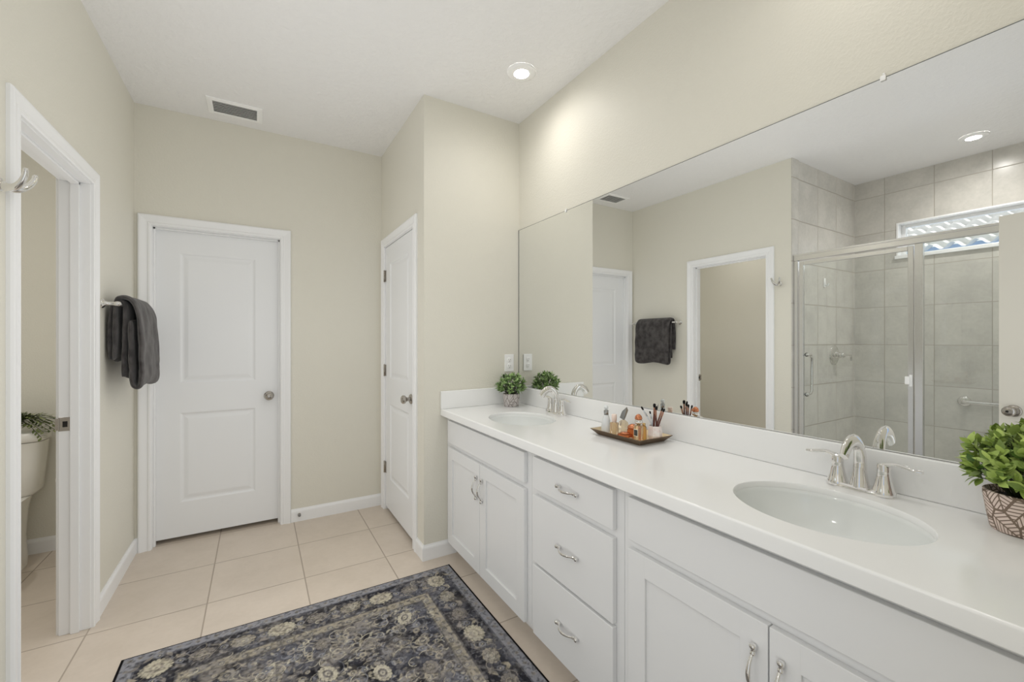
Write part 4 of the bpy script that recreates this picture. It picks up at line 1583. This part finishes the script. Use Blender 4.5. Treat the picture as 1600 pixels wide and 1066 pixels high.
# ------------------------------------------------------------------ shower enclosure and fittings
def shower():
    root = thing('shower_enclosure', 'framed glass shower enclosure with hinged door', 'shower', (-0.70, 1.0, 0.11))
    gx = -0.700
    y0, y1 = SY0 + 0.001, SY1 - 0.0085
    m = MB()
    m.box(gx - 0.022, gx + 0.022, y0, y1, 1.975, 2.020, 0.003)
    m.box(gx - 0.026, gx + 0.026, y0, y1, 2.012, 2.028, 0.003)
    m.build('header_rail', M_BRUSH, root)
    m = MB()
    m.box(gx - 0.020, gx + 0.020, y0, y1, 0.1105, 0.140, 0.003)
    m.build('sill_rail', M_BRUSH, root)
    for (a, b) in ((y1 - 0.030, y1), (0.988, 1.030), (y0, y0 + 0.028)):
        m = MB()
        m.box(gx - 0.018, gx + 0.018, a, b, 0.140, 1.975, 0.003)
        m.build('post', M_BRUSH, root)
    m = MB()
    m.box(gx - 0.0035, gx + 0.0035, y0 + 0.028, 0.988, 0.140, 1.975)
    m.build('fixed_glass', M_GLASS, root)
    # hinged door: frame of four bars, pane, pull handle
    da, db, dz0, dz1 = 1.036, 1.732, 0.150, 1.965
    m = MB()
    w = 0.030
    for (a, b, c, d) in ((da, da + w, dz0, dz1), (db - w, db, dz0, dz1), (da + w, db - w, dz0, dz0 + w), (da + w, db - w, dz1 - w, dz1)):
        m.box(gx - 0.012, gx + 0.014, a, b, c, d, 0.003)
    dr = m.build('door', M_BRUSH, root)
    m = MB()
    m.box(gx - 0.003, gx + 0.003, da + w - 0.002, db - w + 0.002, dz0 + w - 0.002, dz1 - w + 0.002)
    m.build('pane', M_GLASS, dr)
    m = MB()
    hy = db - 0.048
    P = [(gx - 0.004, hy, 1.215), (gx - 0.066, hy, 1.210), (gx - 0.084, hy, 1.185), (gx - 0.084, hy, 0.925), (gx - 0.066, hy, 0.900), (gx - 0.004, hy, 0.895)]
    m.tube(P, 0.0105, 16)
    for z in (1.215, 0.895):
        m.lathe([(0, 0), (0.016, 0.0), (0.016, 0.005), (0.012, 0.009), (0, 0.009)], (gx - 0.003, hy, z), 20, (-1, 0, 0))
    m.build('pull_handle', M_CHROME, dr)
    m = MB()
    m.box(gx + 0.014, gx + 0.034, 1.050, 1.076, 1.035, 1.088, 0.004)
    m.box(gx + 0.014, gx + 0.022, 1.040, 1.056, 1.020, 1.100, 0.003)
    o = m.build('catch', M_PLASTIC, dr)
    o['label'] = 'white plastic door catch'


shower()

ex, ez = -1.415, 1.196
t = thing('shower_valve', 'chrome shower valve with lever on the tiled end wall', 'shower valve', (ex, SY1, ez))
m = MB()
m.lathe([(0.088, 0.0002), (0.088, 0.004), (0.080, 0.010), (0.050, 0.016), (0.040, 0.018), (0.030, 0.024), (0.026, 0.040), (0.0, 0.041)], (ex, SY1, ez), 40, (0, -1, 0))
m.build('escutcheon', M_CHROME, t)
m = MB()
m.lathe([(0.026, 0.038), (0.024, 0.070), (0.018, 0.082), (0, 0.085)], (ex, SY1, ez), 24, (0, -1, 0))
P = catmull([(ex, SY1 - 0.070, ez), (ex - 0.030, SY1 - 0.085, ez + 0.004), (ex - 0.070, SY1 - 0.094, ez + 0.002), (ex - 0.088, SY1 - 0.096, ez - 0.020), (ex - 0.090, SY1 - 0.096, ez - 0.050)], 5)
m.tube(P, lerpl([0.014, 0.011, 0.010, 0.010, 0.008], len(P)), 14)
m.build('lever', M_CHROME, t)

t = thing('utility_hook', 'small white plastic hook stuck on the shower end wall', 'hook', (-1.232, SY1, 1.835))
m = MB()
m.box(-1.250, -1.214, SY1 - 0.005, SY1 - 0.0003, 1.800, 1.880, 0.002)
m.build('pad', M_PLASTIC, t)
m = MB()
m.tube(catmull([(-1.232, SY1 - 0.004, 1.850), (-1.232, SY1 - 0.010, 1.820), (-1.232, SY1 - 0.024, 1.812), (-1.232, SY1 - 0.032, 1.830)], 5), 0.006, 10)
m.build('prong', M_PLASTIC, t)

gy, gz = 1.045, 0.835
t = thing('grab_bar', 'chrome grab bar on the shower back wall', 'grab bar', (SX, 0.7, gz))
for y in (gy, 0.39):
    m = MB()
    m.lathe([(0, 0), (0.040, 0.0), (0.041, 0.004), (0.036, 0.010), (0.020, 0.014), (0, 0.015)], (SX, y, gz), 32, (1, 0, 0))
    m.build('flange', M_CHROME, t)
m = MB()
m.tube(catmull([(SX + 0.008, gy, gz), (SX + 0.040, gy - 0.002, gz), (SX + 0.056, gy - 0.020, gz), (SX + 0.056, gy - 0.10, gz)], 5)[:-1] + [(SX + 0.056, 0.49, gz)] + catmull([(SX + 0.056, 0.41, gz), (SX + 0.040, 0.392, gz), (SX + 0.008, 0.39, gz)], 5), 0.015, 16)
m.build('rod', M_CHROME, t)


# ------------------------------------------------------------------ outside the window: neighbouring house
def neighbour():
    root = thing('neighbouring_house', 'neighbouring house with pale barrel-tile roof seen through the shower window', 'house', (-6.5, 1.5, 0))
    root['kind'] = 'structure'
    m = MB()
    m.box(-9.5, -6.45, -4, 6, 0, 2.86)
    m.build('wall', mat('stucco_shade_blue', (0.36, 0.50, 0.74), 0.8), root)  # wall colour carries the blue of skylit shade under the eave
    m = MB()
    nx, per = 70, 0.25
    ny = 340

    def f(i, j):
        y = -4 + 10 * j / (ny - 1)
        row = i // 5
        k = i % 5
        s = row * 0.32 + (k / 4) * 0.32
        ph = 2 * PI * y / per
        h = 0.045 * math.sin(ph) + 0.075 * (1 - k / 4)
        lip = 0.03 if k == 0 else 0.0
        return (-6.05 - s * 0.92 + lip, y, 2.715 + s * 0.40 + h)
    m.grid(f, 80, ny)
    m.build('roof', mat('pale_roof_tile', (0.60, 0.59, 0.575), 0.7), root)


neighbour()


# ------------------------------------------------------------------ rug
def rug():
    X0, X1, Y0, Y1 = -0.485, 0.974, 0.16, 2.340
    step = 0.0032
    nx, ny = int((X1 - X0) / step) + 1, int((Y1 - Y0) / step) + 1
    Wd, Ln = X1 - X0, Y1 - Y0
    u = np.linspace(0, Wd, nx)[:, None] * np.ones((1, ny))
    v = np.linspace(0, Ln, ny)[None, :] * np.ones((nx, 1))
    rs = np.random.RandomState(4)

    def vnoise(freq, seed, oct=3):
        r = np.random.RandomState(seed)
        out = np.zeros((nx, ny))
        amp, tot = 1.0, 0.0
        for o in range(oct):
            g = r.rand(int(Wd * freq) + 3, int(Ln * freq) + 3)
            a, b = u * freq, v * freq
            i, j = a.astype(int), b.astype(int)
            fa, fb = a - i, b - j
            fa, fb = fa * fa * (3 - 2 * fa), fb * fb * (3 - 2 * fb)
            out += amp * ((g[i, j] * (1 - fa) + g[i + 1, j] * fa) * (1 - fb) + (g[i, j + 1] * (1 - fa) + g[i + 1, j + 1] * fa) * fb)
            tot += amp
            amp *= 0.6
            freq *= 2.1
        return out / tot

    def lin(*c):
        return np.array(srgb(*c)[:3])
    INK, NAVY, SLATE = lin(38, 37, 41), lin(69, 70, 79), lin(104, 105, 114)
    MIST, STONE, SAND, CREAM = lin(146, 147, 154), lin(158, 151, 143), lin(186, 177, 158), lin(212, 205, 184)
    col = np.zeros((nx, ny, 3))
    big = vnoise(5, 1)
    mid = vnoise(18, 2)
    fine = vnoise(90, 3, 2)
    d = np.minimum(np.minimum(u, Wd - u), np.minimum(v, Ln - v))
    k = np.clip((big * 0.55 + mid * 0.45 - 0.36) * 4.2, 0, 1)[..., None]
    col[:] = INK * (1 - k) + NAVY * k

    def put(mask, c, op=1.0):
        a = (np.clip(mask, 0, 1) * op)[..., None]
        col[:] = col * (1 - a) + c * a

    def win(cx, cyv, r):
        i0, i1 = max(0, int((cx - r) / step)), min(nx, int((cx + r) / step) + 2)
        j0, j1 = max(0, int((cyv - r) / step)), min(ny, int((cyv + r) / step) + 2)
        return slice(i0, i1), slice(j0, j1)

    def putw(sl, mask, c, op=1.0):
        a = (np.clip(mask, 0, 1) * op)[..., None]
        col[sl] = col[sl] * (1 - a) + c * a

    sft = lambda x: np.clip(x / 0.003 + 0.5, 0, 1)

    def flower(cx, cyv, r, pet, rot, c1, c2, c3, asp=1.0, op=0.9):
        """scalloped rosette drawn as nested petal outlines"""
        sl = win(cx, cyv, r * 1.4)
        if sl[0].stop <= sl[0].start or sl[1].stop <= sl[1].start:
            return
        a, b = u[sl] - cx, v[sl] - cyv
        a, b = a * math.cos(rot) + b * math.sin(rot), -a * math.sin(rot) + b * math.cos(rot)
        b = b * asp
        rr = np.hypot(a, b)
        th = np.arctan2(b, a)
        lob = np.abs(np.cos(pet * th / 2)) ** 0.7
        e = r * (0.84 + 0.16 * lob)
        if r < 0.022:
            putw(sl, sft(e - rr), c1, op)
            putw(sl, sft(0.55 * r * (0.7 + 0.3 * lob) - rr), c2, op * 0.9)
            putw(sl, sft(0.22 * r - rr), c3, op)
            return
        putw(sl, sft(e + 0.003 - rr), INK, op * 0.6)
        putw(sl, sft(e - rr), c1, op)
        lob2 = np.abs(np.sin(pet * th / 2)) ** 0.7
        for (f, l, c) in ((0.80, lob2, c2), (0.74, lob2, c1), (0.58, lob, c2), (0.50, lob, c3), (0.36, lob2, c2), (0.28, lob2, c1), (0.12, lob, c3)):
            putw(sl, sft(r * f * (0.82 + 0.18 * l) - rr), c, op * 0.85)
        vein = (np.abs(np.sin(pet * th)) < 0.10) & (rr > 0.5 * r) & (rr < 0.95 * e)
        putw(sl, vein * 1.0, c2, op * 0.5)

    def leaf(cx, cyv, L, Wl, rot, c, op=0.8):
        sl = win(cx, cyv, L * 1.2)
        if sl[0].stop <= sl[0].start or sl[1].stop <= sl[1].start:
            return
        a, b = u[sl] - cx, v[sl] - cyv
        a, b = a * math.cos(rot) + b * math.sin(rot), -a * math.sin(rot) + b * math.cos(rot)
        b = b - 0.25 * a * a / max(L, 1e-3)
        w = Wl * np.clip(1 - (a / L) ** 2, 0, 1)
        putw(sl, sft(w - np.abs(b)) * (np.abs(a) < L), c, op)
        putw(sl, sft(0.0008 - np.abs(b)) * (np.abs(a) < L), INK, op * 0.5)

    def curve(pts, w, c, op=0.8):
        for (p, q) in zip(pts[:-1], pts[1:]):
            cx, cyv = (p[0] + q[0]) / 2, (p[1] + q[1]) / 2
            L = math.hypot(q[0] - p[0], q[1] - p[1])
            sl = win(cx, cyv, L / 2 + w * 2)
            if sl[0].stop <= sl[0].start or sl[1].stop <= sl[1].start:
                continue
            ax, ay = u[sl] - p[0], v[sl] - p[1]
            t = np.clip((ax * (q[0] - p[0]) + ay * (q[1] - p[1])) / (L * L + 1e-9), 0, 1)
            dd = np.hypot(ax - t * (q[0] - p[0]), ay - t * (q[1] - p[1]))
            putw(sl, np.clip((w - dd) / 0.002 + 0.5, 0, 1), c, op)

    # ---- field: swirling vines, palmettes, rosettes and scattered leaves
    B3 = 0.262
    rnd = random.Random(21)
    fieldm = sft(d - B3)
    put(fieldm * np.clip((vnoise(7, 12) - 0.46) * 5, 0, 1), SLATE, 0.75)
    put(fieldm * np.clip((vnoise(9, 13) - 0.50) * 6, 0, 1), STONE, 0.62)
    for k in range(900):
        x, y = rnd.uniform(B3, Wd - B3), rnd.uniform(B3, Ln - B3)
        leaf(x, y, rnd.uniform(0.010, 0.026), rnd.uniform(0.003, 0.009), rnd.uniform(0, 2 * PI), rnd.choice((SLATE, SLATE, NAVY, STONE, MIST)), 0.6)
    for k in range(620):
        x, y, a = rnd.uniform(B3, Wd - B3), rnd.uniform(B3, Ln - B3), rnd.uniform(0, 2 * PI)
        cur = rnd.choice((-1, 1)) * rnd.uniform(10, 34)
        pts = [(x, y)]
        for st in range(rnd.randint(7, 18)):
            x += 0.009 * math.cos(a)
            y += 0.009 * math.sin(a)
            a += cur * 0.009
            cur *= 1.05
            if min(x, Wd - x, y, Ln - y) < B3 + 0.008:
                break
            pts.append((x, y))
            if st % 3 == 2:
                leaf(x + 0.011 * math.cos(a + 1.2), y + 0.011 * math.sin(a + 1.2), rnd.uniform(0.009, 0.014), 0.0042, a + 1.0, rnd.choice((SAND, STONE, MIST, NAVY, CREAM)), 0.75)
        if len(pts) > 1:
            curve(pts, rnd.uniform(0.0011, 0.0020), rnd.choice((SAND, SAND, CREAM, CREAM, MIST, INK)), 0.78)
    for k in range(900):
        x, y = rnd.uniform(B3 + .01, Wd - B3 - .01), rnd.uniform(B3 + .01, Ln - B3 - .01)
        if rnd.random() < 0.6:
            leaf(x, y, rnd.uniform(0.008, 0.018), rnd.uniform(0.003, 0.006), rnd.uniform(0, 2 * PI), rnd.choice((SAND, STONE, MIST, CREAM, INK, INK)), 0.7)
        else:
            flower(x, y, rnd.uniform(0.008, 0.019), rnd.choice((5, 6, 8)), rnd.uniform(0, 6), rnd.choice((SAND, STONE, MIST)), rnd.choice((NAVY, INK, SLATE)), rnd.choice((CREAM, INK)), 1.0, 0.75)
    for i in range(5):
        for j in range(9):
            x = B3 + 0.10 + i * (Wd - 2 * B3 - 0.2) / 4 + rnd.uniform(-.02, .02)
            y = B3 + 0.10 + j * 0.185 + (0.09 if i % 2 else 0) + rnd.uniform(-.02, .02)
            if y > Ln - B3 - 0.04:
                continue
            if (i + j) % 3 == 0:
                flower(x, y, 0.050, 14, PI / 2 + rnd.uniform(-.5, .5), CREAM, STONE, NAVY, 1.5, 0.8)
            elif (i + j) % 3 == 1:
                flower(x, y, 0.038, 10, rnd.uniform(0, 3), STONE, NAVY, SAND, 1.2, 0.7)
            else:
                flower(x, y, 0.030, 8, rnd.uniform(0, 3), SAND, SLATE, INK, 1.0, 0.7)
    # ---- inner guard band (beige, small blossoms)
    put(sft(d - 0.205) * sft(B3 - d), SAND * 0.95, 0.80)
    put(sft(d - 0.205) * sft(B3 - d) * np.clip((vnoise(30, 33) - 0.5) * 6, 0, 1), SLATE, 0.48)
    put(sft(d - 0.205) * sft(0.212 - d), NAVY, 0.8)
    put(sft(d - (B3 - 0.006)) * sft(B3 - d), NAVY, 0.7)
    # ---- main border ground (near black) and outer guard band (grey blue)
    put(sft(d - 0.062) * sft(0.205 - d), INK * 0.75 + NAVY * 0.25, 0.9)
    put(sft(d - 0.062) * sft(0.205 - d) * np.clip((vnoise(8, 31) - 0.45) * 5, 0, 1), SLATE, 0.75)
    for k in range(1500):
        t, dd, sd = rnd.random(), rnd.uniform(0.07, 0.197), rnd.randint(0, 3)
        L = Wd if sd in (0, 2) else Ln
        sx = dd + t * (L - 2 * dd)
        x, y, r = [(sx, Ln - dd, 0), (Wd - dd, sx, PI / 2), (sx, dd, 0), (dd, sx, PI / 2)][sd]
        leaf(x, y, rnd.uniform(0.008, 0.020), rnd.uniform(0.002, 0.006), rnd.uniform(0, 2 * PI), rnd.choice((SLATE, STONE, MIST, NAVY, INK)), 0.6)
    put(sft(d - 0.010) * sft(0.062 - d), MIST * 1.12, 0.92)
    put(sft(d - 0.055) * sft(0.062 - d), NAVY, 0.8)

    def along(s, side, dist):
        """point on a side of the border: side 0 far, 1 right, 2 near, 3 left"""
        return [(s, Ln - dist, 0), (Wd - dist, s, PI / 2), (s, dist, 0), (dist, s, PI / 2)][side]
    for side in range(4):
        L = Wd if side in (0, 2) else Ln
        # main border palmettes
        n = max(3, int(round((L - 0.26) / 0.155)))
        for k in range(n + 1):
            s = 0.133 + (L - 0.266) * k / n
            x, y, r = along(s, side, 0.133)
            if k % 3 == 0:
                flower(x, y, 0.058, 16, r, CREAM, SAND, STONE, 1.25, 0.8)
            elif k % 3 == 1:
                flower(x, y, 0.046, 12, r, STONE, NAVY, SAND, 1.25, 0.7)
            else:
                flower(x, y, 0.048, 12, r, SAND, SLATE, CREAM, 1.3, 0.75)
            for q in (-1, 1):
                for e in (-0.045, 0.045):
                    x2, y2, r2 = along(s + 0.072 * q, side, 0.133 + e * 0.75)
                    leaf(x2, y2, 0.024, 0.008, r2 + q * 0.7 * (1 if e > 0 else -1), rnd.choice((STONE, SLATE, SAND)), 0.8)
            x2, y2, r2 = along(s + 0.078, side, 0.133)
            flower(x2, y2, 0.017, 6, 0, MIST, INK, CREAM, 1, 0.85)
        # winding vine
        pts = [along(0.08 + (L - 0.16) * t / 160, side, 0.133 + 0.045 * math.sin(t * (L / Wd) * 0.30))[:2] for t in range(161)]
        curve(pts, 0.0017, STONE, 0.75)
        # inner guard blossoms
        n = int((L - 0.46) / 0.040)
        for k in range(n + 1):
            s = 0.233 + (L - 0.466) * k / n
            x, y, r = along(s, side, 0.234 + 0.006 * (1 if k % 2 else -1))
            if k % 2:
                flower(x, y, 0.013, 5, k, SLATE, CREAM, INK, 1, 0.75)
            else:
                leaf(x, y, 0.014, 0.005, r + 0.5, NAVY if k % 4 else STONE, 0.7)
        # outer guard blossoms
        n = int((L - 0.07) / 0.032)
        for k in range(n + 1):
            s = 0.034 + (L - 0.068) * k / n
            x, y, r = along(s, side, 0.033)
            if k % 2:
                flower(x, y, 0.010, 5, k, STONE, NAVY, SAND, 1, 0.65)
            else:
                leaf(x, y, 0.011, 0.004, r + (0.5 if k % 4 else -0.5), NAVY, 0.6)
    # ---- fine bright tendrils over everything inside the outer guard
    for k in range(520):
        x, y, a = rnd.uniform(0.07, Wd - 0.07), rnd.uniform(0.07, Ln - 0.07), rnd.uniform(0, 2 * PI)
        cur = rnd.choice((-1, 1)) * rnd.uniform(25, 60)
        pts = [(x, y)]
        for st in range(rnd.randint(5, 11)):
            x += 0.006 * math.cos(a)
            y += 0.006 * math.sin(a)
            a += cur * 0.006
            cur *= 1.08
            pts.append((x, y))
        if min(min(p[0], Wd - p[0], p[1], Ln - p[1]) for p in pts) > 0.066:
            curve(pts, rnd.uniform(0.0009, 0.0014), rnd.choice((CREAM, CREAM, SAND, MIST)), 0.85)
    # ---- abrash, wear and weave
    wear = np.clip((vnoise(11, 41, 4) - 0.47) * 3.2, 0, 1)
    put(wear, STONE, 0.26)
    put(np.clip((vnoise(70, 42, 2) - 0.52) * 5, 0, 1), (MIST + STONE) / 2, 0.36)
    put(np.clip((vnoise(80, 43, 2) - 0.53) * 6, 0, 1), INK, 0.46)
    col *= (0.70 + 0.28 * fine)[..., None]
    # ---- dark overlocked binding
    put(sft(0.0115 - d), lin(22, 20, 22), 1.0)
    me = bpy.data.meshes.new('rug')
    zt = 0.0065 - 0.004 * np.clip((0.006 - d) / 0.006, 0, 1) + 0.0005 * fine
    co = np.stack([u + X0, v + Y0, zt], -1).reshape(-1, 3)
    idx = np.arange(nx * ny).reshape(nx, ny)
    q = np.stack([idx[:-1, :-1], idx[1:, :-1], idx[1:, 1:], idx[:-1, 1:]], -1).reshape(-1, 4)
    # skirt down to the floor
    rim = np.concatenate([idx[:, 0], idx[-1, 1:], idx[-2::-1, -1], idx[0, -2:0:-1]])
    nb = len(rim)
    low = co[rim].copy()
    low[:, 2] = 0.0004
    b0 = len(co)
    co = np.concatenate([co, low])
    kk = np.arange(nb)
    q = np.concatenate([q, np.stack([rim[(kk + 1) % nb], rim, b0 + kk, b0 + (kk + 1) % nb], -1)])
    me.vertices.add(len(co))
    me.vertices.foreach_set('co', co.astype(np.float32).ravel())
    me.loops.add(q.size)
    me.loops.foreach_set('vertex_index', q.astype(np.int32).ravel())
    me.polygons.add(len(q))
    me.polygons.foreach_set('loop_start', np.arange(0, q.size, 4, dtype=np.int32))
    me.update(calc_edges=True)
    rgba = np.ones((len(co), 4), np.float32)
    rgba[:b0, :3] = col.reshape(-1, 3)
    rgba[b0:, :3] = lin(22, 20, 22)
    at = me.color_attributes.new('pattern', 'FLOAT_COLOR', 'POINT')
    at.data.foreach_set('color', rgba.ravel())
    mt = mat('woven_rug', (0.2, 0.2, 0.2), 0.95, spec=0.08)
    qn = NT(mt)
    a = qn.n('ShaderNodeAttribute', attribute_name='pattern')
    qn.link(a.outputs['Color'], qn.b.inputs['Base Color'])
    nz = qn.n('ShaderNodeTexNoise', i_Vector=qn.obj(), i_Scale=420.0, i_Detail=1.0)
    qn.bump(nz.outputs[0], 0.4, 0.002)
    me.materials.append(mt)
    o = bpy.data.objects.new('area_rug', me)
    C.objects.link(o)
    tag(o, 'navy grey and cream floral patterned rug on the tiled floor', 'rug')


rug()
